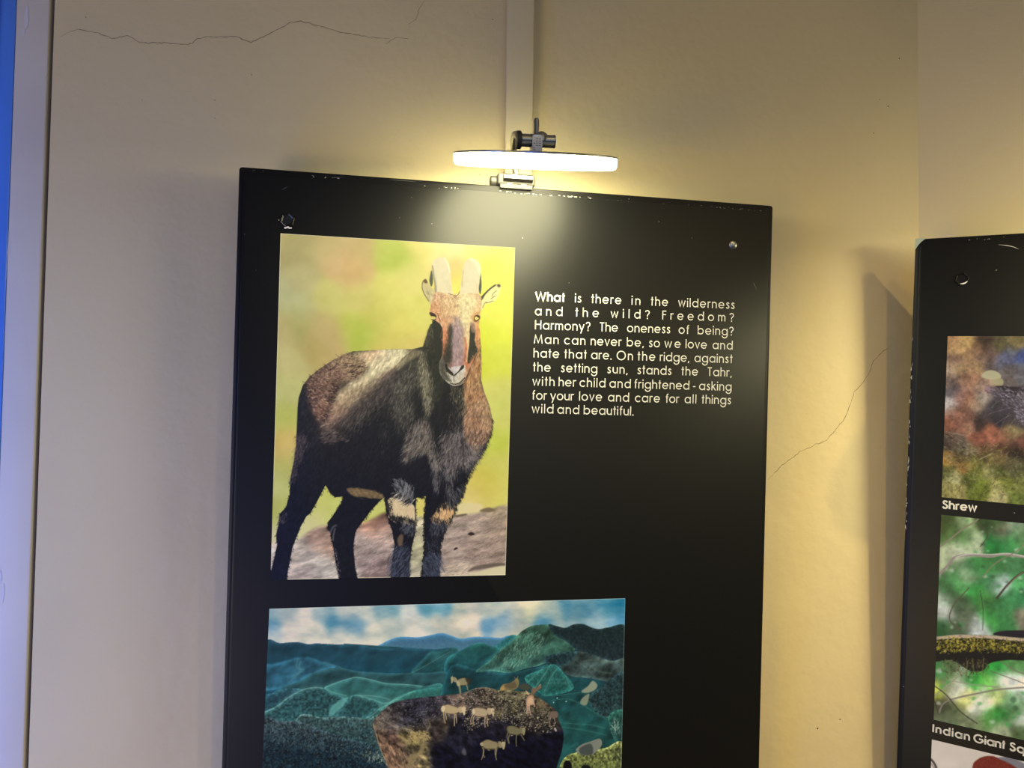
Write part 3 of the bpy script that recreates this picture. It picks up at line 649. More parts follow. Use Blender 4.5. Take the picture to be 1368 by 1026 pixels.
    c.fur(rim * (c.py > 640), 700, 75, 2.6, [(22, 23, 27)], .9, .6, .9)
    g_ = frm(390, 450, 6.84)
    rump = g_((130, 410), (220, 330), (380, 215), (480, 155), (600, 165), (710, 250), (620, 380), (450, 430), (380, 620), (275, 770), (205, 700), (150, 560))
    back = g_((560, 150), (700, 130), (820, 108), (1050, 112), (1130, 120), (1010, 215), (945, 300), (820, 400), (690, 520), (560, 640), (430, 760), (310, 850), (275, 790), (370, 640), (430, 520), (520, 440), (640, 380), (715, 270), (600, 180))
    m = gauss(c.mask(rump), 4.0) * body; c.comp(m * .95, c.blobs([(412, 515, (96, 72, 62)), (425, 500, (142, 112, 92)), (440, 490, (150, 122, 98)), (460, 478, (176, 152, 112)), (480, 482, (186, 164, 118)), (470, 498, (170, 144, 108)), (450, 505, (148, 116, 92)), (432, 520, (136, 104, 86)), (425, 540, (142, 106, 86)), (433, 555, (140, 102, 80)), (415, 535, (76, 56, 56)), (448, 525, (112, 88, 72))], 8))
    m = gauss(c.mask(back), 5.5) ** .8 * body; c.comp(m * .97, c.blobs([(480, 476, (196, 176, 128)), (500, 472, (206, 176, 132)), (520, 475, (214, 204, 156)), (540, 478, (208, 200, 150)), (510, 488, (214, 206, 156)), (495, 505, (202, 190, 146)), (480, 515, (194, 176, 132)), (465, 530, (190, 166, 126)), (450, 550, (172, 138, 112)), (440, 565, (142, 112, 96)), (515, 500, (150, 122, 104)), (490, 522, (150, 130, 104)), (555, 470, (190, 170, 130))], 8))
    low = g_((270, 770), (330, 800), (480, 640), (640, 520), (800, 400), (900, 330), (860, 480), (700, 620), (560, 760), (400, 880), (300, 960))
    m = gauss(c.mask(low), 9) * body; c.comp(m * .40, (112, 92, 80))
    dirb = lambda x, y: 190 - 26 * np.clip((x - 400) / 60, 0, 1) - 40 * np.clip((x - 460) / 60, 0, 1)
    rm = gauss(c.mask(rump), 1.5) * body
    c.fur(rm, 900, dirb, 5, [(60, 42, 40), (84, 60, 52), (48, 36, 36)], .72, .5, .35, .5); c.fur(rm, 800, dirb, 4, [(196, 160, 132), (172, 132, 108), (210, 184, 144)], .6, .5, .35, .5)
    bm_ = gauss(c.mask(back), 1.5) * body; c.fur(bm_ * (c.py > 478), 500, 150, 5, [(150, 120, 92), (120, 96, 78), (228, 214, 170)], .45, .5, .3)
    c.fur(c.mask(g_((540, 290), (680, 230), (700, 260), (620, 360), (560, 370))), 70, 165, 4, [(60, 46, 40)], .8, .6, .3); c.fur(c.mask(g_((370, 420), (430, 420), (420, 560), (330, 760), (280, 780), (330, 620))), 190, 200, 4, [(46, 34, 34)], .75, .6, .4)
    sh = g_((300, 800), (420, 860), (520, 940), (300, 970), (280, 880)); c.fur(sh, 260, 160, 5, [(132, 112, 100), (98, 84, 80)], .6, .5, .3)
    tr = g_((470, 720), (640, 560), (760, 470), (900, 340), (1000, 300), (1050, 480), (900, 560), (760, 700), (600, 830), (500, 880)); m = gauss(c.mask(tr), 9) * body; c.comp(m * .16, (96, 86, 76)); c.fur(m, 1500, 125, 6, [(140, 124, 108), (112, 102, 92), (90, 82, 76), (36, 34, 34)], .5, .4, .22)
    shd = g_((1000, 330), (1160, 210), (1180, 420), (1080, 520), (1130, 700), (1000, 900), (960, 740), (900, 640)); m = gauss(c.mask(shd), 6) * body; c.comp(m * .30, (98, 94, 80)); c.fur(m, 800, 110, 6, [(150, 144, 122), (124, 118, 102), (54, 52, 46)], .55, .42, .25)
    c.poly(g_((940, 290), (1030, 200), (1150, 130), (1190, 160), (1080, 220), (990, 290)), (166, 152, 114), 2.2, .6, clip=body); c.line(g_((930, 300), (1020, 200), (1120, 120)), 1.1, (88, 66, 60), .8, blur=.3)
    c.fur(g_((150, 480), (200, 680), (260, 800), (230, 1000), (60, 1000), (70, 700), (90, 480)), 420, 110, 4, [(66, 58, 62), (52, 50, 60)], .5, .4, .3)
    b = frm(340, 520, 3.8)
    c.fur(b((215, 230), (280, 260), (250, 330), (210, 460), (180, 470), (200, 370)), 500, 110, 4.5, [(104, 88, 86), (80, 70, 72), (128, 106, 98)], .55, .4, .3); c.fur(b((125, 640), (170, 610), (165, 650), (130, 690)), 60, 120, 4, [(90, 84, 86)], .6)
    c.fur(b((645, 130), (700, 20), (760, 120), (700, 240), (650, 330)), 320, 100, 5, [(86, 82, 76), (64, 62, 58)], .5, .4, .3)
    bt = g_((600, 175), (720, 135), (840, 112), (1050, 118), (1000, 210), (920, 280), (780, 350), (640, 440), (520, 520), (440, 620), (380, 690), (360, 660), (440, 520), (540, 430), (650, 370), (720, 270))
    m = gauss(c.mask(bt), 3) * body; c.comp(m * .78, c.blobs([(520, 475, (238, 226, 182)), (540, 480, (226, 218, 174)), (500, 472, (230, 194, 154)), (505, 492, (236, 226, 182)), (485, 512, (222, 204, 164)), (460, 535, (192, 168, 130)), (447, 550, (172, 140, 112))], 9)); c.fur(m, 420, 150, 6, [(236, 226, 180), (210, 192, 148), (160, 132, 104)], .5, .45, .25)
    # neck on the left of the face
    f5 = frm(540, 330, 5.13)
    c.poly(f5((178, 545), (150, 620), (125, 700), (110, 760), (100, 900), (120, 1026), (260, 1026), (262, 600), (235, 520)), (50, 50, 42), .6)
    lf = f5((118, 700), (140, 760), (170, 860), (190, 980), (180, 1120), (150, 1150), (120, 980), (100, 850)); m = gauss(c.mask(lf), 4) * body; c.comp(m * .42, (128, 122, 98)); c.fur(m, 520, 95, 6, [(176, 168, 138), (150, 142, 116), (92, 86, 70)], .7, .45, .2)
    c.fur(f5((150, 640), (180, 540), (190, 520), (200, 560), (150, 720)), 110, 110, 4, [(104, 98, 76)], .6); c.line(f5((205, 530), (195, 590), (200, 630)), 1.2, (140, 130, 110), .8, taper=.8)
    # tan neck and chest on the right
    d = frm(560, 410, 8.55); f = frm(540, 500, 7.33)
    nk = d((590, 700), (640, 580), (690, 470), (712, 600), (722, 740)) + f((745, 60), (765, 130), (800, 215), (838, 330), (860, 440), (858, 540), (800, 650), (700, 760), (640, 690), (590, 600), (585, 450), (612, 350), (590, 200), (590, 60)) + d((540, 830))
    m = gauss(c.mask(nk), 2.2) * body
    c.comp(m, c.blobs([(638, 470, (205, 150, 96)), (635, 490, (200, 140, 88)), (628, 505, (196, 138, 88)), (638, 515, (212, 172, 110)), (632, 530, (196, 140, 92)), (645, 525, (206, 146, 104)), (640, 545, (212, 172, 132)), (650, 545, (200, 168, 124)), (630, 560, (176, 130, 104)), (645, 568, (198, 158, 124)), (655, 560, (196, 164, 118)), (628, 580, (150, 116, 98)), (645, 585, (184, 142, 112)), (635, 598, (130, 104, 90)), (650, 588, (150, 110, 84))], 7))
    c.img = c.img * (1 - m[..., None] * .16); c.fur(m, 1000, lambda x, y: 96 - 30 * np.clip((x - 632) / 25, -1, 1), 5, [(96, 66, 50), (70, 52, 44), (120, 84, 62)], .6, .45, .3)
    c.fur(m, 1500, lambda x, y: 96 - 30 * np.clip((x - 632) / 25, -1, 1), 6, [(232, 200, 154), (140, 96, 70), (206, 164, 126), (104, 74, 60), (216, 180, 138)], .55, .42, .25); c.fur(m * (c.py > 575), 380, 105, 7, [(50, 40, 36), (220, 184, 150), (96, 76, 66)], .6, .5, .35)
    tuft = f((185, 425), (225, 450), (265, 540), (290, 700), (350, 860), (355, 960), (280, 900), (240, 760), (120, 800), (0, 850), (10, 720), (60, 560), (130, 480)); m = gauss(c.mask(tuft), 4.5) * body; c.comp(m * .38, (112, 102, 90)); c.fur(m, 1100, lambda x, y: 100 + 35 * np.clip((575 - x) / 20, -1, 1) * np.clip((y - 570) / 30, 0, 1), 8, [(178, 164, 146), (150, 138, 124), (120, 112, 104), (52, 48, 46)], .7, .42, .2)
    t2 = f((400, 560), (470, 560), (560, 520), (600, 640), (690, 700), (720, 800), (640, 900), (520, 900), (470, 1010), (420, 980), (390, 850), (360, 700)); m = gauss(c.mask(t2), 5) * body; c.comp(m * .22, (112, 102, 98)); c.fur(m, 1000, lambda x, y: 95 - 40 * np.clip((x - 610) / 30, -1, 1), 9, [(172, 160, 152), (150, 138, 130), (52, 50, 50), (120, 110, 108)], .66, .42, .25)
    c.fur(f((270, 850), (350, 900), (350, 1100), (300, 1150)), 130, 100, 9, [(130, 124, 122)], .6, .4, .15); c.fur(f((380, 880), (480, 900), (480, 1120), (420, 1200)), 130, 85, 9, [(130, 124, 122)], .6, .4, .15)
    c.fur(f((440, 130), (560, 110), (590, 200), (580, 330), (480, 300)), 130, 85, 5, [(150, 138, 108), (90, 84, 66)], .7, .5, .2); c.fur(f((420, 420), (560, 330), (590, 460), (520, 560), (440, 520)), 110, 95, 5, [(116, 108, 98)], .6, .4, .2); c.fur(f((590, 230), (615, 260), (600, 420), (570, 480)), 90, 100, 5, [(190, 160, 120)], .6, .4)
    c.fur(f((600, 780), (800, 660), (820, 700), (700, 900), (600, 1000)), 260, 35, 8, [(110, 104, 100), (150, 140, 132)], .55, .35, .3)
    tn = c.noise(2.2, 2, 2.2, 2.0); c.img = c.img * (1 + body[..., None] * (tn[..., None] - .5) * .5)
    # ears, horns
    e = frm(560, 335, 11.4)
    c.poly(e((190, 300), (168, 380), (158, 470), (185, 550), (208, 500), (212, 400)), (84, 90, 70), .2); c.poly(e((935, 340), (918, 480), (905, 590), (932, 670), (950, 560), (946, 420)), (78, 84, 74), .2)
    c.poly(e((80, 438), (50, 500), (48, 580), (88, 680), (148, 770), (178, 850), (230, 800), (245, 690), (218, 600), (165, 545), (135, 480), (112, 432)), (202, 188, 136), .25)
    c.line(e((75, 445), (50, 500), (52, 590), (95, 690), (150, 775)), .9, (74, 60, 46), .9, blur=.2); c.poly(e((75, 445), (110, 435), (132, 490), (100, 500), (70, 480)), (120, 98, 66), .3); c.line(e((85, 460), (105, 485)), .7, (70, 50, 36)); c.fur(e((90, 600), (200, 600), (200, 720), (150, 740)), 60, 60, 4, [(130, 120, 90), (225, 215, 170)], .6)
    c.poly(e((925, 770), (960, 700), (1020, 620), (1080, 560), (1150, 520), (1210, 510), (1242, 550), (1225, 640), (1190, 720), (1130, 785), (1060, 808), (1005, 820), (962, 900), (935, 880)), (240, 228, 158), .25)
    c.poly(e((918, 735), (1000, 640), (1075, 570), (1150, 518), (1175, 528), (1090, 590), (1010, 670), (975, 730), (935, 775)), (82, 76, 52), .25); c.poly(e((1185, 518), (1225, 512), (1240, 545), (1212, 562), (1190, 545)), (94, 76, 62), .5)
    for q in (((1110, 700), (1130, 650), (1180, 610)), ((1090, 740), (1120, 715), (1160, 690)), ((1010, 800), (1060, 790), (1130, 765)), ((965, 880), (1000, 800), (1040, 790))): c.line(e(*q), .75, (96, 80, 52), .85, blur=.1)
    def horn(pts, lt):
        m = gauss(c.mask(pts), .3); c.comp(m, np.stack([226 + (c.noise(4, 3) - .5) * 14] * 3, -1) * np.array([1, .945, .77])); return m
    hL = horn(e((192, 240), (205, 180), (250, 132), (310, 106), (375, 102), (415, 140), (450, 200), (470, 270), (482, 350), (488, 450), (505, 600), (510, 670), (380, 660), (245, 650), (235, 520), (215, 400), (200, 300)), 0)
    hR = horn(e((622, 620), (640, 500), (655, 380), (662, 290), (685, 200), (722, 150), (780, 116), (845, 130), (900, 170), (936, 240), (936, 330), (920, 450), (908, 560), (900, 700), (800, 680), (630, 680)), 0)
    c.comp(gauss(c.mask(e((190, 240), (215, 240), (235, 380), (262, 520), (270, 650), (235, 640), (215, 420))), .5) * hL * .75, (142, 132, 110)); c.comp(gauss(c.mask(e((380, 102), (415, 140), (450, 200), (478, 330), (460, 330), (430, 210), (385, 130))), .3) * hL, (252, 240, 198))
    c.comp(gauss(c.mask(e((760, 116), (845, 128), (905, 172), (938, 245), (936, 400), (905, 330), (850, 200), (790, 150))), .6) * hR, (250, 244, 190)); c.comp(gauss(c.mask(e((640, 520), (655, 380), (665, 290), (680, 300), (668, 420), (665, 560))), .4) * hR * .5, (176, 166, 130))
    for k in range(9): c.line(e((225, 350 + k * 28), (250, 362 + k * 28), (268, 380 + k * 28)), .4, (112, 104, 84), .35)
    for k in range(6): c.line(e((420 - k * 4, 470 + k * 26), (455, 500 + k * 24), (490, 560 + k * 20)), .4, (176, 150, 116), .3); c.line(e((850 + k * 4, 470 + k * 36), (880, 510 + k * 34), (905, 560 + k * 30)), .45, (214, 140, 88), .35)
    # face
    head = f5((205, 330), (235, 310), (330, 330), (350, 318), (380, 328), (440, 318), (520, 330), (530, 400), (525, 440), (520, 480), (513, 540), (520, 600), (500, 700), (470, 790), (450, 830), (430, 880), (405, 922), (365, 946), (320, 945), (270, 905), (246, 860), (242, 800), (262, 740), (265, 640), (262, 560), (235, 520), (190, 492), (175, 450), (185, 400))
    hm = gauss(c.mask(head), .3)
    c.comp(hm, c.blobs([(582, 395, (214, 168, 132)), (592, 400, (224, 190, 138)), (604, 402, (226, 196, 144)), (618, 400, (230, 214, 158)), (632, 404, (226, 200, 150)), (640, 398, (214, 178, 132)), (582, 412, (206, 150, 108)), (594, 415, (222, 184, 132)), (608, 418, (226, 196, 142)), (620, 418, (226, 214, 158)), (634, 418, (218, 180, 128)), (592, 430, (212, 156, 112)), (604, 428, (200, 160, 126)), (618, 430, (220, 206, 152)), (628, 428, (222, 196, 142)), (592, 448, (206, 138, 98)), (612, 445, (170, 144, 142)), (622, 445, (206, 174, 132)), (626, 455, (226, 196, 140)), (608, 460, (164, 140, 144)), (614, 475, (166, 134, 132)), (592, 465, (190, 116, 80)), (624, 470, (212, 160, 112)), (622, 482, (186, 104, 70)), (600, 484, (130, 104, 92)), (612, 486, (172, 128, 120)), (626, 492, (190, 130, 92)), (592, 495, (82, 80, 68)), (588, 505, (100, 96, 84)), (600, 505, (196, 188, 164)), (612, 505, (206, 198, 176)), (622, 502, (192, 160, 130)), (640, 430, (214, 160, 104)), (639, 445, (210, 140, 96))], 5.2))
    c.fur(hm * (c.py < 440), 900, lambda x, y: 90 + (x - 607) * 1.6, 3.6, [(232, 212, 160), (180, 130, 96), (240, 224, 176), (150, 104, 80)], .42, .4, .4, .3)
    c.fur(c.mask(f5((200, 320), (330, 330), (380, 330), (385, 350), (200, 370))), 120, 60, 4, [(150, 96, 74), (240, 220, 180)], .6, .5, .8); c.line(e((440, 650), (500, 672), (560, 690), (600, 665), (612, 620)), .9, (110, 70, 50), .8, blur=.15)
    c.comp(gauss(c.mask(f5((395, 340), (470, 345), (500, 400), (455, 470), (450, 560), (446, 660), (432, 640), (420, 520), (390, 450))), 2.2) * hm * .7, (234, 220, 166))
    c.fur(c.mask(f5((205, 335), (370, 340), (370, 460), (250, 500), (200, 440))) * hm, 420, lambda x, y: 80 + (x - 607) * 2.2, 3.2, [(240, 216, 168), (128, 82, 60), (104, 70, 54), (232, 190, 146)], .55, .42, .5, .6)
    c.fur(c.mask(f5((380, 345), (520, 345), (500, 450), (400, 470))) * hm, 300, lambda x, y: 80 + (x - 607) * 2.2, 3.2, [(250, 236, 186), (176, 140, 96), (244, 226, 170)], .5, .42, .5, .6)
    # dark cheek shadow, bridge, muzzle
    c.poly(f5((195, 505), (235, 520), (258, 555), (262, 620), (264, 700), (255, 770), (238, 800), (225, 780), (200, 600)), (48, 48, 40), .3); c.line(f5((228, 455), (240, 490), (258, 520)), 1.1, (96, 62, 44), .9); c.line(f5((240, 470), (252, 500), (258, 545)), 1.5, (226, 188, 150), .9); c.line(f5((215, 455), (240, 470)), 1, (206, 140, 90), .9)
    c.poly(f5((345, 485), (385, 500), (405, 590), (415, 700), (410, 800), (340, 812), (322, 720), (325, 600)), (160, 138, 136), 1.6, .72, clip=hm); dk = f5((318, 530), (335, 560), (330, 640), (332, 720), (318, 790), (285, 800), (268, 770), (272, 700), (292, 640), (300, 570)); c.poly(dk, (56, 54, 46), 1.3, .95, clip=hm)
    c.fur(f5((340, 480), (390, 500), (412, 700), (405, 800), (335, 800), (320, 600)), 420, 92, 3.4, [(206, 184, 178), (112, 90, 92), (150, 124, 124), (196, 150, 130)], .5, .42, .25); c.fur(dk, 130, 100, 3.2, [(92, 84, 66), (34, 34, 30)], .6, .4, .5); c.fur(f5((262, 560), (290, 560), (300, 640), (272, 740)), 130, 95, 3, [(226, 160, 116), (160, 92, 60)], .6, .45, .3)
    c.line(f5((440, 520), (448, 620), (438, 720), (428, 790)), 3.0, (228, 196, 144), .8, blur=.5); c.line(f5((415, 620), (425, 700), (415, 790)), 2.4, (182, 98, 62), .75, blur=.6)
    bp = f5((452, 545), (476, 556), (488, 600), (484, 650), (505, 690), (492, 730), (455, 790), (436, 800), (434, 760), (446, 660)); c.poly(bp, (56, 56, 46), .4); c.poly(f5((455, 525), (480, 530), (488, 580), (470, 590), (458, 570)), (150, 122, 110), .6, .8)
    c.poly(f5((490, 540), (513, 560), (522, 640), (520, 700), (505, 700), (490, 640)), (214, 152, 104), .5); c.fur(f5((485, 640), (515, 640), (520, 700), (450, 800), (460, 760), (500, 720)), 110, 80, 3, [(86, 56, 40), (220, 160, 110)], .7, .5, .4); c.line(f5((450, 800), (470, 850)), 1.5, (206, 164, 140), .8); c.line(f5((440, 850), (465, 890)), .6, (110, 76, 56), .5)
    c.poly(f5((244, 800), (262, 770), (285, 800), (300, 860), (330, 920), (300, 920), (262, 895), (246, 860)), (92, 90, 78), .8, .9); c.line(f5((262, 750), (246, 790), (243, 850), (258, 885)), .6, (176, 172, 152), .6, blur=.3)
    c.poly(f5((278, 812), (300, 822), (330, 850), (342, 872), (360, 860), (385, 835), (412, 812), (420, 830), (412, 870), (385, 905), (345, 925), (312, 905), (288, 862)), (200, 192, 172), .7); c.fur(f5((246, 790), (285, 800), (300, 870), (330, 925), (280, 905), (248, 860)), 160, 70, 2.6, [(60, 58, 50), (120, 116, 102), (44, 44, 38)], .75, .5, .5); c.fur(f5((300, 860), (400, 860), (380, 915), (330, 918)), 120, 80, 1.8, [(224, 218, 200), (150, 140, 124)], .6, .4, .6)
    c.poly(f5((335, 822), (400, 818), (385, 840), (342, 872), (318, 845)), (196, 186, 180), .5)
    c.poly(f5((277, 808), (292, 804), (302, 830), (322, 852), (338, 870), (338, 886), (312, 872), (288, 846)), (44, 42, 36), .15); c.poly(f5((392, 818), (409, 812), (408, 832), (385, 850), (362, 872), (344, 888), (344, 876), (372, 852)), (48, 44, 38), .15)
    c.line(f5((341, 885), (340, 905), (342, 928)), .8, (46, 40, 34)); c.line(f5((312, 934), (345, 942), (378, 934), (402, 912), (418, 896)), 1.4, (46, 36, 28)); c.line(f5((300, 930), (345, 952), (385, 944), (412, 925)), .9, (206, 196, 170), .8); c.fur(f5((300, 890), (400, 890), (380, 925), (320, 925)), 60, 90, 2, [(150, 140, 122)], .4)
    tn = c.noise(1.8, 2, 2.0, 1.4); c.img = c.img * (1 + hm[..., None] * (tn[..., None] - .5) * .34)
    # eyes
    c.poly(f5((172, 452), (195, 452), (218, 466), (222, 484), (200, 482), (182, 472)), (58, 46, 40), .25); c.poly(f5((186, 478), (212, 480), (212, 494), (192, 494)), (214, 200, 110), .2); c.line(f5((186, 498), (205, 502), (222, 494)), .9, (58, 44, 36)); c.line(f5((205, 448), (225, 470), (235, 500)), .9, (230, 176, 120), .8)
    c.poly(f5((478, 480), (495, 466), (518, 474), (520, 492), (500, 512), (480, 508)), (110, 74, 44), .3); c.poly(f5((486, 482), (505, 478), (512, 490), (496, 502), (486, 498)), (238, 216, 120), .2); c.poly(f5((497, 472), (512, 472), (516, 484), (504, 486)), (44, 34, 26), .15); c.line(f5((468, 500), (475, 472), (495, 452), (520, 450)), .9, (222, 130, 70), .8); c.line(f5((478, 508), (495, 516)), .9, (110, 70, 46), .8)
    # legs
    c.poly(h((122, 298), (185, 290), (260, 330), (335, 350), (350, 420), (346, 505), (300, 492), (220, 482), (160, 470), (132, 400)), (216, 194, 152), .4, rough=0); c.fur(h((120, 300), (340, 340), (345, 500), (220, 480), (140, 440)), 260, 70, 5, [(232, 212, 170), (212, 160, 116), (200, 176, 140)], .6, .45, .3); c.fur(h((150, 455), (330, 490), (345, 520), (150, 480)), 200, 265, 5, [(30, 28, 30), (206, 186, 150)], .9, .6, .4); c.fur(h((125, 300), (145, 300), (165, 470), (140, 470)), 90, 200, 3, [(26, 26, 28)], .9, .6, .5)
    c.fur(h((120, 300), (150, 470), (300, 500), (345, 510), (345, 490), (220, 465), (150, 440)), 150, 250, 4, [(24, 24, 26)], .9, .6, .4); c.fur(h((180, 110), (250, 130), (330, 200), (345, 330), (280, 300), (160, 200)), 200, lambda x, y: 40 + 50 * np.clip((x - 530) / 20, 0, 1), 8, [(150, 148, 146), (190, 188, 182), (110, 110, 112)], .7, .42, .2, .5); c.fur(h((170, 230), (340, 310), (330, 340), (200, 290)), 90, 130, 8, [(26, 26, 28), (210, 200, 180)], .9, .6, .2, .4)
    c.poly(h((575, 350), (620, 335), (660, 360), (700, 365), (672, 440), (640, 492), (560, 492), (498, 472), (520, 420)), (224, 184, 128), .5); c.fur(h((560, 350), (690, 370), (640, 490), (500, 470)), 230, 85, 6, [(238, 208, 160), (224, 150, 96), (60, 46, 40)], .6, .45, .3); c.fur(h((500, 320), (560, 330), (540, 430), (490, 480)), 60, 70, 6, [(26, 26, 28)], .9, .6)
    c.fur(h((495, 470), (560, 488), (640, 492), (665, 450), (660, 505), (540, 510), (490, 490)), 170, 262, 5, [(28, 27, 30), (34, 32, 34), (210, 176, 130)], .9, .6, .4); c.fur(h((540, 345), (620, 330), (700, 360), (690, 375), (620, 350), (560, 365)), 110, 80, 6, [(28, 27, 28)], .9, .6, .3)
    c.fur(h((620, 260), (760, 180), (780, 200), (700, 330), (640, 380), (615, 330)), 150, 60, 8, [(150, 148, 146), (96, 96, 98), (26, 26, 26)], .7, .42, .25, .4)
    c.fur(h((170, 700), (300, 700), (300, 965), (140, 965)), 600, lambda x, y: 120 + 0 * x, 8, [(88, 96, 116), (120, 128, 146), (60, 64, 76), (26, 28, 34)], .66, .42, .25); c.fur(h((430, 780), (560, 780), (560, 965), (415, 965)), 560, lambda x, y: 55 + 0 * x, 8, [(84, 92, 112), (116, 124, 142), (26, 28, 34)], .66, .42, .3)
    c.fur(h((240, 500), (350, 510), (330, 600), (250, 580)), 160, 100, 5, [(96, 98, 106), (130, 130, 134)], .6, .4, .3); c.fur(h((480, 500), (630, 510), (580, 600), (490, 590)), 180, 100, 5, [(86, 88, 96), (120, 122, 128)], .6, .4, .3); c.poly(h((200, 640), (230, 600), (250, 620), (240, 690), (210, 700)), (120, 98, 74), .8, .8); c.fur(h((450, 640), (560, 640), (560, 760), (450, 760)), 120, 90, 3, [(110, 112, 120)], .6, .4, .8)
    bl = b((470, 506), (520, 503), (600, 515), (655, 540), (640, 554), (560, 548), (500, 540)); c.poly(bl, (132, 108, 74), .8, .85); c.fur(bl, 160, 20, 5, [(190, 160, 108), (96, 80, 58)], .6, .42, .4); c.line(b((385, 730), (400, 700), (420, 690)), 2.2, (128, 124, 130), .6, blur=.7); c.line(b((400, 770), (402, 740), (410, 705)), 1.6, (150, 140, 136), .6, blur=.5)
    c.fur(c.mask(b((400, 800), (418, 900), (432, 960), (440, 960), (425, 860), (412, 800))), 60, 60, 3, [(150, 140, 136), (26, 26, 30)], .8)
    m = np.zeros((c.H, c.W)); m[:1] = 1; m[:, -1:] = 1; m[:, :1] = (c.py[:, :1] < 640) * 1.; m[-1:] = (c.img[-1:].sum(-1) > 260) * 1.; c.comp(m * .7, (244, 236, 196))
    return c


def paint_hill():
    C0 = on_corners_hill
    def rim(P, w, col, a=1, blur=0): c.line(P, w * 5, col, a * .2, blur=1.8); c.line(P, w * .85, col, a * .7, blur=blur)
    c = Canvas(C0, 600, 400, 5); i = frm(350, 790, 4.348); j = frm(590, 790, 4.348)
    S = [((60, 130), (122, 162, 170)), ((100, 108), (192, 196, 185)), ((220, 150), (208, 203, 188)), ((330, 130), (150, 175, 175)), ((380, 180), (88, 145, 165)), ((450, 190), (98, 150, 170)), ((520, 200), (120, 160, 175)), ((450, 130), (202, 202, 187)), ((560, 120), (206, 206, 190)), ((650, 100), (130, 165, 170)), ((720, 95), (108, 155, 165)), ((800, 110), (202, 206, 195)), ((900, 100), (92, 150, 165)), ((1000, 100), (88, 150, 170)), ((60, 230), (108, 155, 175)), ((150, 230), (218, 208, 190)), ((300, 230), (218, 212, 190)), ((430, 230), (202, 202, 185)), ((600, 240), (218, 212, 190)), ((700, 200), (190, 195, 180)), ((850, 180), (212, 207, 190)), ((980, 180), (206, 200, 180)), ((500, 290), (222, 217, 195)), ((620, 290), (218, 214, 190)), ((250, 270), (218, 212, 190)), ((900, 220), (205, 205, 190)), ((60, 270), (214, 210, 190)), ((150, 110), (180, 188, 178))]
    S2 = [((60, 120), (196, 196, 176)), ((130, 110), (220, 208, 186)), ((30, 180), (208, 200, 180)), ((130, 180), (224, 208, 190)), ((200, 100), (185, 190, 175)), ((260, 90), (190, 195, 180)), ((220, 200), (92, 145, 175)), ((300, 200), (102, 150, 175)), ((350, 180), (130, 160, 175)), ((400, 160), (175, 180, 165)), ((480, 110), (204, 202, 170)), ((560, 100), (188, 192, 170)), ((620, 120), (150, 170, 165)), ((560, 160), (102, 150, 170)), ((700, 90), (88, 140, 160)), ((800, 100), (76, 130, 150)), ((850, 150), (95, 140, 160)), ((950, 100), (66, 130, 155)), ((1000, 90), (58, 125, 150)), ((1000, 180), (110, 160, 185)), ((900, 190), (120, 160, 175)), ((380, 230), (188, 186, 165)), ((130, 250), (202, 196, 175)), ((300, 240), (180, 185, 175)), ((760, 130), (110, 145, 155))]
    B = [(*i(p)[0], q) for p, q in S] + [(*j(p)[0], q) for p, q in S2]
    c.img = c.blobs(B, 7); nz = c.noise(16, 6, 2.0) - .5; c.img = c.img + nz[..., None] * np.array([130, 84, 52])
    xx = c.px; yv = c.py
    tx = c.noise(2.6, 3); tx2 = c.noise(9, 4, 1.5, -.5)
    def land(pts, top, bot, y0, y1, tex=.35, t=None, sm=True, a=1, blur=.25):
        m = gauss(c.mask(pts, sm), blur * c.k); f = np.clip((yv - y0) / (y1 - y0), 0, 1)[..., None]; col = np.array(top) * (1 - f) + np.array(bot) * f
        col = col * .84 + col.mean(-1, keepdims=True) * .14; gl = 1 - gauss(m, 3.2 * c.k); col = col * (.80 + .85 * np.clip(gl, 0, 1)[..., None] * (y1 - y0 > 14)); c.comp(m * a, col * (1 + ((tx if t is None else t)[..., None] - .5) * tex * 2.6)); return m
    land(i((600, 324), (640, 308), (700, 278), (760, 262), (860, 264), (930, 252), (1000, 241), (1087, 268)) + j((80, 272), (120, 264), (200, 262), (300, 268), (350, 262), (400, 400), (0, 420)) + i((600, 345)), (62, 128, 168), (92, 152, 180), 845, 870, .06)
    land(i((20, 300), (100, 298), (190, 292), (250, 304), (300, 300), (400, 306), (480, 305), (540, 312), (600, 323), (700, 330), (780, 321), (850, 331), (950, 334), (1100, 352), (1110, 640), (10, 640)), (34, 80, 96), (26, 92, 112), 860, 900, .22, tx2)
    land(j((-600, 300), (60, 345), (200, 345), (600, 300), (1100, 230), (1100, 1300), (-600, 1300)), (30, 78, 84), (24, 74, 80), 870, 960, .3, tx2, sm=False)
    land(i((20, 300), (100, 298), (190, 292), (250, 304), (300, 300), (400, 306), (480, 305), (540, 312), (600, 323), (700, 330), (780, 321), (850, 331), (950, 334), (1100, 352), (1110, 640), (10, 640)), (34, 80, 96), (26, 92, 112), 860, 900, .22, tx2)
    m = land(i((10, 430), (60, 420), (130, 400), (180, 385), (250, 380), (330, 410), (400, 440), (300, 470), (200, 520), (100, 560), (10, 560)), (40, 100, 120), (48, 120, 142), 875, 915, .35, tx2, blur=1)
    for q in (((195, 385), (185, 430), (205, 460), (160, 490)), ((210, 400), (200, 440), (230, 450)), ((140, 530), (180, 490), (220, 455)), ((330, 405), (430, 440))): rim(i(*q), 1.2, (110, 170, 170), .55, blur=.5)
    land(i((1087, 330), (1000, 345), (930, 350), (880, 400), (820, 470), (900, 500), (1110, 520)), (44, 110, 112), (30, 88, 92), 860, 900, .35, tx2, blur=1); rim(i((820, 470), (880, 440), (950, 400), (1000, 370), (1040, 350)), .8, (110, 170, 160), .6, blur=.3)
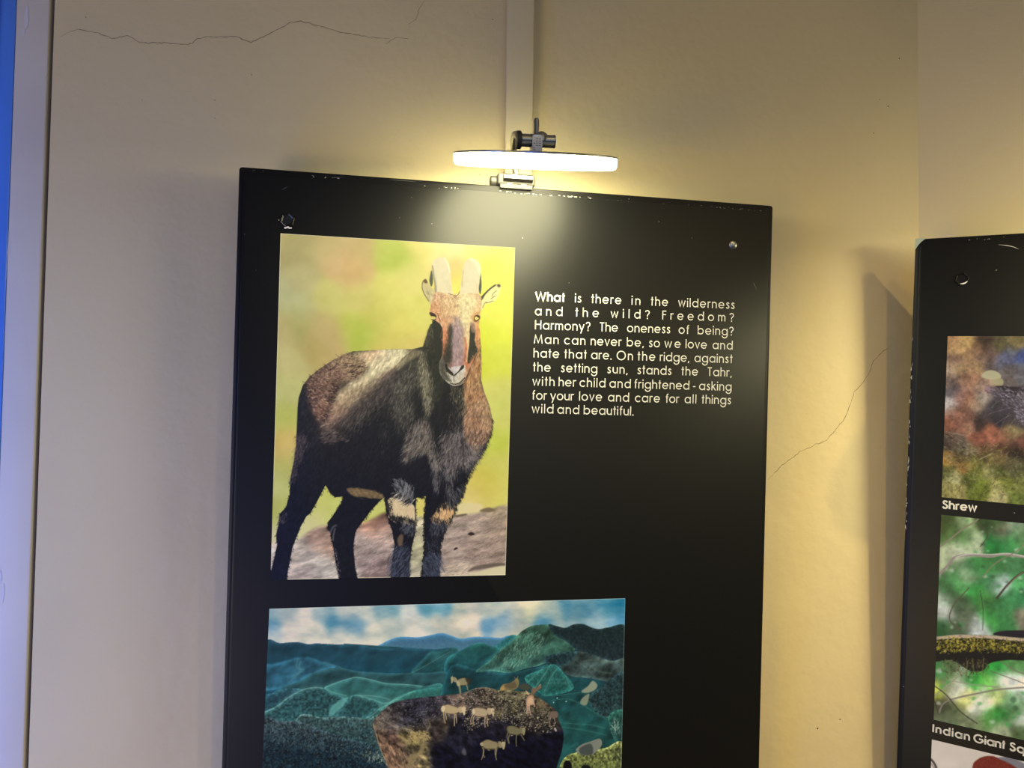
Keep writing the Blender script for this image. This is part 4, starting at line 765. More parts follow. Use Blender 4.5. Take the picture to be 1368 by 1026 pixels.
    land(i((20, 620), (130, 545), (200, 520), (240, 490), (330, 450), (420, 440), (520, 460), (700, 472), (900, 470), (1100, 478), (1110, 700), (20, 720)), (40, 88, 94), (46, 104, 104), 892, 930, .3, tx2)
    land(i((10, 610), (60, 585), (130, 560), (220, 570), (120, 640), (10, 720)), (46, 100, 108), (34, 80, 90), 915, 945, .4)
    land(i((335, 560), (400, 525), (480, 500), (520, 494), (600, 510), (680, 530), (780, 535), (900, 545), (1000, 540), (1000, 700), (600, 680), (420, 620)), (48, 112, 110), (56, 132, 124), 900, 935, .3, tx2); rim(i((335, 560), (400, 527), (480, 501), (520, 495), (600, 511), (680, 531), (780, 536), (880, 547)), .9, (128, 186, 168), .85, blur=.25)
    land(i((700, 640), (760, 600), (840, 572), (950, 555), (1110, 548), (1110, 700), (700, 700)), (44, 120, 110), (54, 136, 122), 915, 935, .2); rim(i((700, 640), (770, 605), (840, 574)), .9, (130, 190, 170), .8, blur=.2)
    land(i((10, 700), (80, 662), (140, 612), (200, 575), (240, 560), (290, 553), (335, 560), (380, 590), (440, 620), (430, 700), (350, 745), (10, 760)), (44, 92, 92), (52, 110, 108), 918, 955, .5); rim(i((10, 700), (80, 663), (140, 613), (200, 576), (240, 561), (290, 554), (330, 558)), 1.4, (136, 186, 172), .85, blur=.4)
    c.poly(i((360, 724), (370, 670), (400, 640), (430, 620), (470, 610), (440, 660), (400, 700)), (100, 168, 156), .8, .75)
    land(i((400, 730), (440, 660), (480, 604), (520, 600), (600, 625), (660, 650), (600, 700), (560, 735)), (48, 102, 100), (44, 96, 96), 925, 955, .4)
    for q in (((340, 560), (380, 580), (440, 598), (460, 602)), ((520, 600), (600, 622), (660, 645), (720, 640)), ((560, 735), (600, 712), (650, 670), (690, 655)), ((600, 735), (650, 700), (700, 665)), ((500, 600), (620, 605), (700, 625)), ((640, 690), (700, 640), (760, 620))): rim(i(*q), 1.1, (126, 190, 172), .75, blur=.35)
    land(i((180, 745), (330, 728), (450, 722), (560, 735), (640, 760), (640, 1200), (180, 1200)), (70, 104, 98), (40, 78, 80), 955, 985, .6)
    land(i((10, 745), (100, 748), (200, 750), (300, 790), (450, 850), (600, 900), (700, 1100), (10, 1100)), (62, 82, 84), (20, 44, 56), 960, 1005, .7); 
    c.fur(i((20, 760), (300, 760), (620, 780), (660, 960), (500, 960), (20, 860)), 2600, -80, 2.0, [(120, 142, 134), (150, 166, 152), (34, 54, 60), (46, 70, 70)], .6, .5, .8); c.fur(i((20, 860), (640, 940), (700, 1026), (20, 1026)), 1400, -70, 2.0, [(70, 92, 92), (104, 124, 116), (16, 32, 44)], .6, .5, .8); c.fur(i((560, 930), (660, 940), (700, 1000), (580, 990)), 160, -80, 3, [(160, 172, 146), (60, 80, 74)], .8, .7, .5)
    # right half
    land(j((-20, 390), (60, 342), (130, 306), (180, 296), (240, 315), (290, 325), (260, 370), (150, 460), (-20, 480)), (34, 104, 98), (26, 84, 92), 858, 895, .4, tx2)
    land(j((265, 318), (300, 290), (350, 254), (392, 258), (340, 310), (300, 330)), (34, 108, 108), (34, 100, 104), 850, 865, .2)
    land(j((-20, 470), (170, 455), (350, 470), (600, 420), (800, 400), (1070, 400), (1060, 1100), (-20, 1100)), (24, 76, 84), (26, 88, 86), 895, 960, .35, tx2)
    land(j((150, 462), (230, 400), (300, 332), (350, 300), (400, 250), (430, 225), (480, 200), (530, 192), (590, 194), (640, 230), (700, 290), (750, 332), (680, 380), (600, 400), (520, 430), (440, 445), (350, 470), (240, 460)), (58, 106, 82), (56, 112, 100), 838, 895, .55, tx2); c.fur(j((560, 260), (700, 300), (640, 380), (480, 440), (420, 440)), 200, 130, 4, [(30, 70, 66), (90, 140, 116)], .5, .4, .3)
    c.fur(j((300, 420), (400, 270), (520, 230), (560, 300), (500, 380), (330, 450)), 760, 118, 4, [(160, 200, 170), (110, 160, 134), (34, 74, 68)], .6, .42, .3); c.fur(j((330, 290), (420, 280), (300, 440), (200, 450)), 70, 112, 4, [(150, 186, 160)], .45, .4, .25)
    land(j((585, 190), (640, 200), (690, 209), (740, 190), (800, 187), (850, 206), (900, 216), (960, 206), (1070, 203), (1060, 420), (980, 404), (900, 384), (820, 362), (750, 332), (700, 290), (620, 250)), (26, 48, 50), (34, 54, 60), 832, 880, .35)
    land(j((600, 400), (680, 360), (760, 345), (850, 362), (980, 400), (1065, 388), (1060, 520), (960, 520), (850, 500), (700, 480)), (66, 88, 84), (60, 84, 82), 870, 910, .7, tx2); land(j((560, 380), (680, 350), (760, 350), (700, 420), (600, 440)), (34, 62, 66), (32, 60, 64), 870, 890, .5)
    for q in (((780, 405), (850, 395), (930, 400), (985, 410)), ((830, 420), (900, 460), (980, 470)), ((760, 400), (820, 440), (880, 500))): rim(j(*q), .9, (110, 128, 116), .6, blur=.4)
    land(j((440, 500), (540, 450), (620, 420), (680, 470), (740, 560), (600, 600), (540, 590)), (36, 110, 104), (30, 100, 92), 890, 925, .3)
    for q, w in ((((600, 420), (560, 480), (500, 560)), 1.6), (((640, 440), (600, 500), (560, 580)), 1.4), (((560, 430), (500, 490), (450, 530)), 1.2), (((690, 480), (710, 530), (730, 570)), 1.2), (((590, 510), (680, 505)), .7), (((570, 530), (700, 525)), .6)): rim(j(*q), w, (92, 164, 146), .7, blur=.5)
    for q in (((540, 600), (640, 600), (760, 585), (840, 580)), ((600, 630), (700, 620), (790, 650), (860, 690), (950, 740)), ((650, 755), (750, 765), (850, 770), (940, 790)), ((650, 780), (800, 800), (950, 830))): rim(j(*q), .8, (72, 140, 126), .7, blur=.3)
    c.poly(j((790, 575), (830, 545), (860, 515), (890, 540), (870, 570), (820, 585)), (146, 148, 122), .5, .85); c.poly(j((782, 640), (800, 610), (840, 590), (825, 650), (800, 655)), (134, 138, 112), .5, .85)
    m = land(j((840, 600), (900, 560), (980, 500), (1062, 470), (1055, 700), (930, 725), (850, 665)), (34, 58, 62), (36, 66, 68), 905, 955, .6); c.fur(j((850, 600), (1050, 500), (1050, 700), (900, 700)), 420, -80, 2.2, [(80, 110, 102), (18, 36, 42)], .6, .5, .8)
    land(j((960, 720), (1060, 690), (1060, 900), (1000, 860)), (40, 100, 86), (30, 70, 64), 950, 990, .4); c.fur(j((980, 790), (1010, 740), (1030, 790), (1010, 830)), 60, -90, 4, [(150, 176, 160)], .7, .6, .5)
    for x, y in ((618, 640), (695, 634), (640, 615)): c.poly([(590 + x / 4.348 - 1, 790 + y / 4.348), (590 + x / 4.348, 789 + y / 4.348), (591 + x / 4.348, 790 + y / 4.348), (590 + x / 4.348, 791 + y / 4.348)], (140, 184, 180), .2)
    land(j((640, 1100), (660, 1000), (700, 950), (760, 930), (840, 915), (940, 905), (1060, 890), (1060, 1300), (640, 1300)), (140, 148, 78), (110, 122, 58), 990, 1030, .7); c.fur(j((640, 1000), (1050, 900), (1050, 1100), (640, 1100)), 500, -70, 2.4, [(176, 180, 100), (60, 70, 40)], .55, .45, .6)
    c.poly(j((755, 915), (790, 885), (850, 865), (905, 850), (920, 880), (900, 910), (850, 945), (780, 940)), (112, 116, 104), .3); c.poly(j((780, 905), (850, 880), (860, 940), (790, 942)), (52, 58, 56), .6, .8); c.fur(j((1000, 910), (1045, 890), (1045, 980), (980, 950)), 80, 40, 3, [(30, 36, 26)], .8)
    c.poly(j((680, 1000), (690, 980), (712, 978), (728, 995), (726, 1030), (680, 1035)), (10, 12, 14), .3); c.poly(j((790, 1030), (800, 1005), (840, 1008), (850, 1035)), (16, 20, 18), .4)
    # the boulder
    q = frm(480, 880, 7.03); l = frm(610, 890, 7.547)
    Bd = q((60, 580), (100, 530), (150, 478), (200, 432), (240, 408), (310, 388), (400, 368), (500, 356), (600, 348), (700, 338), (760, 332), (860, 322), (920, 308), (984, 298)) + l((100, 216), (150, 208), (200, 204), (270, 218), (350, 236), (420, 232), (500, 236), (560, 244), (650, 250), (740, 290), (800, 332), (870, 372), (930, 420), (965, 460), (975, 530), (1000, 590), (1026, 650), (1030, 720), (1018, 800), (1000, 880), (970, 960), (930, 1100), (700, 1400), (300, 1500), (0, 1400)) + q((330, 1200), (230, 1080), (200, 1000), (150, 890), (110, 780), (90, 700), (62, 630))
    bm = gauss(c.mask(Bd, False), .3 * c.k); cr = c.noise(4.5, 5, 1.6, .5)
    base = c.blobs([(495, 965, (110, 98, 82)), (505, 955, (92, 84, 74)), (515, 950, (58, 54, 54)), (500, 985, (84, 64, 54)), (510, 1005, (112, 84, 66)), (515, 1020, (120, 90, 70)), (530, 1010, (58, 50, 44)), (545, 1015, (120, 108, 74)), (540, 955, (38, 38, 46)), (560, 945, (44, 42, 50)), (575, 940, (50, 46, 50)), (600, 930, (92, 78, 66)), (560, 975, (44, 40, 40)), (543, 985, (110, 98, 62)), (570, 970, (62, 54, 44)), (600, 985, (24, 24, 34)), (580, 1010, (14, 14, 26)), (640, 1000, (12, 12, 26)), (640, 930, (86, 74, 62)), (665, 925, (88, 84, 62)), (680, 935, (92, 88, 62)), (660, 945, (62, 58, 48)), (640, 950, (44, 36, 40)), (700, 950, (70, 64, 50)), (720, 940, (66, 60, 46)), (725, 960, (46, 42, 36)), (700, 965, (38, 34, 34)), (690, 990, (10, 10, 22)), (730, 990, (12, 12, 24)), (700, 1020, (8, 8, 20)), (740, 1000, (10, 10, 22)), (660, 970, (26, 24, 34)), (620, 970, (28, 26, 36))], 9)
    c.comp(bm, base * (.05 + 1.9 * cr[..., None] ** 1.3 * 1.25))
    up = gauss(c.mask(l((0, 260), (200, 215), (400, 240), (600, 260), (760, 310), (900, 400), (960, 500), (900, 640), (700, 640), (420, 560), (250, 560), (0, 640))), 3) * bm; c.fur(up, 1500, 10, 2.2, [(18, 16, 20), (24, 22, 26), (34, 30, 32)], .85, .9, .9); c.fur(up, 900, 10, 1.8, [(160, 150, 118), (196, 186, 152), (120, 110, 76), (150, 140, 130)], .9, .9, .9)
    c.fur(gauss(c.mask(q((150, 480), (400, 380), (984, 310), (984, 520), (700, 560), (560, 620), (300, 700), (120, 640))), 2) * bm, 1100, -25, 2.2, [(120, 118, 124), (150, 146, 146), (20, 20, 26), (60, 56, 58)], .7, .55, .6)
    c.fur(q((80, 620), (220, 800), (420, 900), (430, 1026), (220, 1026), (120, 830)), 420, 62, 7, [(160, 124, 92), (44, 32, 28), (190, 160, 116)], .7, .55, .2); c.fur(q((100, 560), (180, 470), (220, 560), (160, 680), (80, 640)), 200, -60, 4, [(140, 126, 104), (60, 54, 48)], .6, .5, .4); c.line(q((64, 600), (95, 720), (135, 850), (190, 980), (220, 1060)), 1.2, (176, 150, 116), .7, blur=.4)
    c.fur(q((390, 690), (470, 680), (560, 680), (580, 730), (460, 780), (400, 740)), 260, 60, 4, [(196, 174, 112), (150, 130, 80)], .8, .6, .7); c.line(q((560, 560), (585, 610), (560, 660), (545, 700)), 1.6, (128, 116, 80), .7, blur=.4); c.line(q((830, 450), (890, 400), (940, 350)), 2.2, (112, 92, 78), .8, blur=.5)
    c.poly(q((380, 960), (400, 890), (470, 880), (500, 800), (528, 790), (520, 880), (460, 930), (430, 980), (400, 1026)), (140, 124, 84), .8, .75); c.poly(q((880, 880), (900, 830), (925, 870), (915, 900)), (104, 100, 104), .8, .7)
    c.line(l((0, 262), (100, 222), (200, 210), (290, 226)), 1.2, (150, 136, 110), .6, blur=.3)
    # the herd
    def kid(b, legs, neck, head, col, dark, horns=(), rump=None, belly=None):
        c.poly(b, dark, .25); cc = np.mean(np.array(b), 0); c.poly([tuple(cc + (np.array(p) - cc) * .84 + np.array([-.1, -.35])) for p in b], col, .5, .95)
        for g in legs: c.line(g, 1.35, col, 1, taper=.35, blur=.1)
        c.poly(neck, col, .25); c.poly(head, [min(255, v + 22) for v in col], .2)
        if rump: c.poly(rump, [min(255, v + 26) for v in col], .4)
        if belly: c.line(belly, .8, (200, 190, 150), .8)
        for g in horns: c.line(g, .6, (196, 180, 140), .9, taper=.4)
    t_ = (176, 156, 122); dk = (70, 58, 46)
    kid(l((418, 610), (440, 592), (490, 588), (540, 605), (580, 630), (590, 670), (560, 690), (500, 690), (450, 680), (425, 650)), [l((440, 660), (430, 700), (450, 770)), l((460, 680), (445, 720), (455, 775)), l((530, 680), (525, 740), (530, 800)), l((575, 680), (600, 720), (615, 745))], l((560, 610), (590, 615), (600, 660), (575, 670)), l((590, 620), (615, 612), (622, 640), (610, 685), (596, 680)), (112, 106, 76), (44, 40, 32), [l((600, 622), (598, 596)), l((612, 618), (630, 598))], None, l((470, 688), (490, 692)))
    kid(l((152, 770), (180, 745), (230, 728), (290, 745), (340, 760), (355, 800), (330, 830), (270, 836), (200, 830), (165, 800)), [l((175, 810), (190, 850), (168, 935)), l((190, 830), (185, 880), (200, 915)), l((310, 820), (308, 870), (322, 938)), l((325, 820), (318, 860), (315, 900))], l((340, 750), (372, 760), (375, 810), (345, 805)), l((372, 762), (410, 755), (412, 790), (400, 828), (385, 822)), (138, 126, 92), (58, 50, 38), [l((385, 765), (378, 728)), l((405, 762), (412, 730))], l((152, 772), (175, 760), (185, 790), (165, 795)), l((230, 834), (255, 842)))
    kid(l((68, 440), (90, 412), (130, 402), (200, 415), (240, 440), (245, 480), (215, 510), (150, 510), (95, 500), (75, 470)), [l((80, 480), (58, 530), (60, 580)), l((95, 490), (80, 540), (92, 592)), l((205, 500), (200, 560), (205, 610)), l((222, 500), (228, 550), (232, 600))], l((225, 420), (270, 420), (285, 460), (240, 480)), l((262, 425), (292, 420), (300, 450), (290, 495), (278, 480)), t_, dk, [l((272, 430), (278, 400)), l((288, 425), (300, 402))], l((68, 440), (90, 415), (100, 460), (80, 480)), l((120, 505), (160, 515)))
    kid(q((685, 460), (705, 430), (750, 418), (800, 432), (850, 450), (880, 480), (850, 510), (800, 520), (740, 515), (705, 495)), [q((710, 490), (715, 550), (728, 600)), q((725, 495), (735, 540), (738, 570)), q((812, 510), (812, 570), (812, 625)), q((825, 510), (832, 560), (832, 600))], q((850, 448), (885, 450), (900, 490), (860, 500)), q((880, 455), (915, 445), (918, 480), (905, 525), (892, 500)), (180, 160, 120), dk, [q((900, 452), (905, 430)), q((915, 450), (925, 432))], q((686, 460), (705, 432), (725, 450), (715, 490), (695, 490)), q((750, 515), (770, 525)))
    kid(q((828, 210), (850, 185), (900, 172), (950, 180), (970, 205), (950, 235), (900, 250), (850, 245)), [q((850, 240), (862, 290), (865, 322)), q((862, 245), (870, 290), (872, 320)), q((925, 235), (935, 265), (940, 292))], q((795, 170), (820, 168), (840, 195), (830, 215), (805, 205)), q((780, 170), (795, 165), (800, 200), (786, 226)), (140, 134, 98), (54, 50, 38), [q((790, 168), (795, 152))], q((830, 215), (848, 200), (868, 240), (845, 250))); c.poly(q((915, 178), (955, 178), (972, 205), (945, 232), (925, 205)), (44, 40, 34), .5, .9)
    c.poly(l((358, 235), (375, 190), (400, 172), (450, 165), (500, 140), (525, 115), (545, 120), (555, 150), (545, 200), (500, 230), (430, 235)), (128, 112, 72), .3); c.poly(l((400, 185), (500, 150), (530, 150), (540, 200), (460, 225)), (78, 70, 52), .8, .7); c.poly(l((360, 232), (372, 200), (400, 195), (400, 232)), (168, 140, 80), .6, .9)
    for g in (l((515, 118), (505, 98)), l((535, 118), (545, 92)), l((520, 150), (545, 205))): c.line(g, .8, (150, 134, 96), .9, taper=.4)
    c.poly(l((555, 215), (570, 180), (610, 168), (660, 185), (680, 215), (640, 235)), (66, 66, 54), .5, .95)
    c.poly(l((690, 215), (730, 210), (770, 185), (790, 190), (785, 215), (745, 240), (720, 270), (690, 275)), (112, 90, 70), .4); c.line(l((765, 190), (785, 175)), .8, (180, 160, 130)); c.poly(l((625, 238), (640, 245), (662, 272), (650, 280), (632, 262)), (190, 160, 126), .3)
    c.poly(l((628, 350), (640, 305), (670, 285), (700, 290), (715, 330), (712, 380), (680, 385), (640, 390)), (166, 132, 104), .3); c.poly(l((645, 330), (680, 300), (700, 320), (700, 370), (650, 370)), (206, 172, 136), .8, .8)
    for g in (l((640, 370), (640, 430), (634, 475)), l((665, 380), (668, 430), (676, 478)), l((705, 350), (718, 385), (712, 405)), l((655, 380), (650, 440), (648, 470))): c.line(g, 1.4, (196, 158, 128), 1, taper=.4)
    c.poly(l((735, 370), (760, 340), (800, 338), (830, 370), (820, 410), (760, 412)), (112, 98, 70), .7, .8); c.fur(l((760, 370), (880, 400), (870, 480), (780, 480)), 90, 80, 4, [(120, 108, 80), (40, 36, 30)], .6)
    c.poly(l((872, 480), (890, 450), (940, 445), (968, 460), (965, 500), (930, 515), (890, 505)), (104, 90, 76), .5); [c.line(g, 1.1, (150, 132, 110), .9, taper=.4) for g in (l((890, 500), (880, 560), (890, 610)), l((875, 490), (868, 520)), l((930, 510), (935, 560), (925, 600)))]; c.poly(l((925, 620), (940, 612), (955, 640), (945, 650)), (170, 160, 150), .3)
    c.poly(l((90, 400), (130, 392), (200, 395), (260, 378), (270, 392), (200, 415), (120, 412)), (96, 84, 66), .5, .8); c.fur(l((290, 420), (380, 410), (380, 500), (300, 500)), 160, 80, 3, [(150, 138, 96), (60, 52, 40)], .7, .6, .6)
    m = np.zeros((c.H, c.W)); m[:1] = 1; m[:, -1:] = .6; c.comp(m * .6, (200, 214, 214))
    return c

def paint_shrew():
    c = Canvas(corners_r[0], 300, 255, 7); k = frm(1188, 430, 3.8)
    S = [((310, 100), (176, 136, 96)), ((350, 140), (196, 160, 108)), ((400, 110), (202, 166, 106)), ((440, 140), (150, 116, 86)), ((480, 110), (84, 66, 52)), ((520, 160), (120, 96, 84)), ((560, 120), (104, 96, 66)), ((640, 110), (130, 116, 76)), ((340, 190), (128, 100, 82)), ((400, 170), (176, 140, 100)), ((470, 190), (150, 120, 100)), ((600, 190), (92, 98, 136)), ((670, 180), (70, 84, 136)), ((620, 160), (110, 110, 116)), ((570, 200), (112, 110, 124)), ((310, 250), (180, 156, 130)), ((350, 240), (196, 164, 116)), ((420, 230), (186, 146, 106)), ((450, 230), (206, 170, 120)), ((500, 220), (110, 96, 92)), ((600, 240), (120, 110, 106)), ((670, 240), (110, 108, 112)), ((330, 300), (100, 84, 78)), ((300, 310), (136, 112, 100)), ((380, 290), (156, 116, 92)), ((430, 290), (176, 130, 100)), ((470, 320), (170, 140, 120)), ((320, 350), (92, 86, 90)), ((360, 370), (160, 120, 106)), ((410, 400), (152, 108, 84)), ((440, 420), (176, 150, 120)), ((470, 400), (170, 156, 140)), ((300, 420), (206, 196, 186)), ((320, 460), (150, 110, 92)), ((360, 480), (140, 96, 76)), ((300, 520), (150, 96, 72)), ((400, 470), (128, 90, 76)), ((350, 530), (132, 88, 72)), ((400, 530), (160, 118, 92)), ((520, 440), (74, 68, 72)), ((600, 430), (70, 64, 70)), ((560, 500), (60, 54, 58)), ((460, 520), (64, 50, 46)), ((480, 470), (84, 72, 70)), ((640, 500), (74, 66, 66)), ((510, 560), (176, 112, 84)), ((450, 600), (150, 92, 72)), ((540, 590), (160, 104, 80)), ((600, 570), (130, 90, 68)), ((620, 560), (160, 146, 96)), ((660, 620), (110, 72, 60)), ((580, 640), (96, 66, 52)), ((640, 660), (44, 34, 32)), ((300, 610), (70, 58, 48)), ((360, 640), (92, 82, 66)), ((330, 590), (110, 92, 76)), ((420, 650), (130, 112, 80)), ((480, 650), (106, 76, 56)), ((300, 700), (186, 140, 70)), ((340, 690), (110, 90, 50)), ((380, 740), (150, 110, 60)), ((300, 760), (86, 84, 44)), ((330, 790), (196, 190, 130)), ((420, 720), (130, 120, 60)), ((440, 770), (120, 124, 56)), ((500, 700), (110, 96, 56)), ((560, 700), (120, 100, 60)), ((500, 760), (150, 144, 90)), ((560, 760), (84, 86, 44)), ((620, 720), (100, 90, 66)), ((640, 760), (84, 84, 56)), ((310, 850), (150, 140, 80)), ((360, 860), (170, 156, 96)), ((420, 860), (96, 106, 40)), ((480, 840), (110, 120, 44)), ((540, 840), (170, 164, 100)), ((600, 820), (110, 116, 50)), ((660, 830), (120, 124, 66)), ((560, 890), (180, 170, 116)), ((640, 890), (100, 110, 50)), ((400, 800), (80, 84, 36))]
    B = [(*k(p)[0], q) for p, q in S] + [(1385, 560, (90, 80, 78)), (1400, 480, (120, 110, 90)), (1410, 640, (110, 110, 60)), (1420, 520, (100, 90, 90))]
    n1 = c.noise(7, 5); n2 = c.noise(3, 4); c.img = c.blobs(B, 5.5) * (.55 + .55 * n1[..., None] + .4 * n2[..., None])
    lo = gauss(c.mask(k((250, 680), (700, 640), (700, 960), (250, 960))), 2); c.fur(lo, 900, lambda x, y: x * 37 % 180, 5, [(196, 196, 136), (60, 66, 24), (150, 160, 66), (120, 110, 60), (40, 40, 20)], .6, .7, .9, .8)
    c.fur(gauss(c.mask(k((280, 560), (440, 640), (420, 700), (280, 700))), 1), 240, 30, 6, [(40, 32, 26), (170, 160, 136), (110, 90, 70)], .7, .5, .4); c.fur(gauss(c.mask(k((290, 230), (460, 230), (440, 560), (290, 560))), 2), 420, lambda x, y: x * 53 % 180, 3, [(196, 150, 116), (70, 48, 42), (216, 190, 160)], .5, .6, .9, .8)
    c.poly(k((470, 280), (485, 255), (520, 245), (560, 262), (565, 285), (530, 295)), (206, 200, 156), .5, .95); c.poly(k((520, 300), (560, 285), (580, 300), (570, 325), (535, 322)), (190, 180, 136), .5, .9)
    c.poly(k((590, 280), (610, 275), (650, 310), (640, 322)), (120, 104, 96), .5, .7)
    c.poly(k((488, 335), (560, 328), (640, 330), (700, 320), (900, 300), (900, 620), (720, 560), (660, 505), (620, 460), (560, 400), (510, 360)), (84, 74, 80), 2.2, .75); c.poly(k((540, 326), (640, 330), (720, 345), (640, 372), (590, 352)), (48, 42, 44), .8, .9)
    c.fur(k((490, 335), (700, 330), (900, 310), (900, 600), (680, 520), (600, 430)), 1500, 35, 5, [(170, 164, 180), (60, 54, 60), (130, 120, 134), (210, 206, 218)], .8, .5, .35); c.poly(k((482, 330), (505, 328), (515, 345), (500, 352)), (176, 140, 150), .3, .8)
    for a in ((620, 470, 540, 520), (640, 490, 600, 560), (600, 440, 500, 470), (660, 500, 650, 580), (610, 460, 560, 560), (560, 400, 520, 440)): c.line(k((a[0], a[1]), ((a[0] + a[2]) / 2 - 6, (a[1] + a[3]) / 2), (a[2], a[3])), .35, (200, 190, 190), .6)
    c.line(k((455, 700), (520, 668)), .9, (190, 184, 140), .8); c.line(k((300, 560), (380, 575)), .6, (210, 190, 160), .7)
    return c

def paint_branch():
    c = Canvas(corners_r[1], 300, 285, 9); k = frm(1188, 680, 2.967)
    S = [((230, 60), (70, 84, 44)), ((300, 60), (150, 170, 120)), ((260, 100), (90, 120, 66)), ((380, 50), (60, 80, 44)), ((420, 60), (56, 84, 44)), ((440, 90), (120, 110, 92)), ((500, 80), (130, 150, 120)), ((480, 130), (60, 130, 70)), ((530, 110), (90, 130, 80)), ((330, 130), (200, 210, 170)), ((280, 155), (210, 216, 180)), ((420, 130), (40, 120, 56)), ((300, 120), (60, 110, 50)), ((220, 220), (170, 180, 140)), ((250, 260), (70, 120, 70)), ((330, 240), (60, 130, 66)), ((310, 260), (170, 180, 150)), ((420, 230), (66, 120, 66)), ((500, 220), (70, 120, 74)), ((400, 290), (70, 130, 80)), ((440, 300), (190, 206, 196)), ((520, 290), (90, 170, 100)), ((280, 300), (90, 160, 90)), ((340, 330), (60, 150, 70)), ((230, 320), (60, 96, 56)), ((210, 360), (190, 206, 180)), ((260, 370), (70, 90, 60)), ((300, 380), (80, 100, 70)), ((370, 350), (70, 120, 60)), ((420, 380), (60, 110, 60)), ((480, 360), (76, 150, 90)), ((530, 350), (60, 130, 80)), ((220, 410), (200, 200, 190)), ((210, 460), (50, 90, 50)), ((300, 440), (100, 110, 86)), ((350, 470), (190, 196, 190)), ((400, 430), (70, 150, 70)), ((440, 400), (60, 120, 70)), ((470, 450), (60, 120, 66)), ((530, 430), (140, 130, 110)), ((270, 480), (76, 96, 66)), ((210, 640), (70, 130, 70)), ((240, 620), (90, 110, 70)), ((330, 660), (60, 160, 60)), ((300, 640), (150, 160, 130)), ((430, 630), (50, 150, 60)), ((400, 690), (120, 200, 90)), ((500, 620), (90, 140, 80)), ((230, 700), (130, 140, 100)), ((270, 720), (230, 230, 206)), ((300, 760), (216, 216, 120)), ((340, 790), (230, 232, 210)), ((380, 760), (226, 230, 190)), ((450, 680), (236, 238, 220)), ((500, 690), (240, 240, 226)), ((430, 740), (190, 200, 120)), ((480, 760), (60, 130, 60)), ((430, 820), (50, 130, 50)), ((390, 830), (90, 150, 70)), ((500, 800), (70, 120, 60)), ((530, 830), (210, 214, 200)), ((490, 760), (200, 206, 190)), ((200, 780), (70, 70, 50)), ((220, 830), (100, 110, 80)), ((300, 830), (130, 140, 100)), ((350, 850), (110, 120, 84)), ((180, 720), (200, 210, 80)), ((440, 870), (170, 180, 140)), ((520, 880), (80, 100, 60)), ((260, 800), (80, 90, 60))]
    B = [(*k(p)[0], q) for p, q in S] + [(1390, 740, (80, 130, 80)), (1400, 800, (60, 120, 60)), (1400, 900, (190, 200, 170)), (1400, 960, (90, 120, 70)), (1440, 850, (70, 120, 60)), (1440, 740, (150, 170, 130))]
    n1 = c.noise(9, 4); c.img = c.blobs(B, 7.5) * (.72 + .56 * n1[..., None])
    for x, y, r, q in [(c.rg.uniform(200, 560), c.rg.uniform(40, 480), c.rg.uniform(4, 11), c.rg.random()) for _ in range(46)] + [(c.rg.uniform(190, 560), c.rg.uniform(620, 880), c.rg.uniform(5, 14), c.rg.random()) for _ in range(26)]:
        col = (210, 216, 196) if q < .3 else ((60, 150, 70) if q < .7 else (46, 76, 46)); c.poly(k(*[(x + r * math.cos(a) * c.rg.uniform(.7, 1.3), y + r * .8 * math.sin(a) * c.rg.uniform(.7, 1.3)) for a in np.arange(7) * .9]), col, 1.1, .55)
    for p, w, col in ((((200, 150), (240, 120), (290, 80), (340, 50), (360, 30)), 5, (140, 128, 108)), (((196, 260), (240, 215), (262, 190), (330, 182), (400, 188), (450, 180), (534, 190), (600, 200)), 7.5, (150, 136, 128)), (((262, 192), (320, 178), (400, 180), (470, 176), (540, 188)), 3.5, (206, 196, 186)), (((350, 60), (390, 100), (360, 150)), 3, (80, 70, 60)), (((534, 140), (500, 170), (420, 215), (370, 270)), 3.5, (130, 120, 96)), (((318, 310), (280, 350), (250, 390), (240, 440), (285, 480)), 3.5, (90, 80, 62)), (((534, 248), (500, 270), (460, 310), (425, 355)), 6.5, (70, 56, 50)), (((530, 250), (500, 272), (462, 312)), 2, (150, 124, 112)), (((360, 320), (372, 400), (370, 480)), 2, (60, 50, 46)),
                      (((180, 740), (240, 690), (300, 640), (320, 610)), 4, (150, 146, 122)), (((196, 810), (215, 770), (260, 750), (350, 730), (430, 715), (534, 706), (600, 700)), 5, (130, 124, 108)), (((250, 680), (330, 695), (430, 705)), 3, (150, 146, 128)), (((440, 600), (500, 640), (560, 660)), 3, (120, 110, 96)), (((400, 640), (480, 670), (560, 700)), 2.5, (110, 100, 86)), (((180, 700), (230, 740), (280, 800), (350, 850)), 3, (50, 44, 40)), (((196, 812), (180, 760)), 3, (60, 54, 48))):
        c.line(k(*p), w / 2.967 * 1.3, col, .92, blur=.25)
    br = k((150, 505), (187, 510), (260, 500), (330, 498), (400, 500), (470, 506), (540, 512), (620, 520), (620, 600), (534, 600), (470, 598), (400, 610), (370, 640), (320, 640), (250, 600), (187, 604), (150, 600)); c.poly(br, (30, 28, 26), .4)
    c.poly(k((410, 495), (450, 482), (534, 480), (620, 480), (620, 512), (534, 510), (450, 504)), (40, 34, 40), .4); c.poly(k((150, 508), (187, 506), (260, 498), (330, 498), (400, 500), (534, 512), (620, 520), (620, 530), (500, 522), (380, 512), (260, 512), (150, 520)), (186, 166, 140), .4)
    c.fur(k((150, 520), (260, 508), (400, 512), (534, 525), (620, 535), (620, 580), (400, 560), (150, 565)), 1100, lambda x, y: x * 41 % 180, 3.2, [(196, 176, 50), (150, 140, 40), (90, 84, 30), (214, 196, 90), (44, 40, 22)], .85, .8, .9, .9); c.fur(k((210, 600), (330, 590), (400, 600), (370, 650), (230, 660)), 260, 80, 4, [(90, 84, 50), (40, 36, 30), (130, 120, 80)], .8, .6, .6)
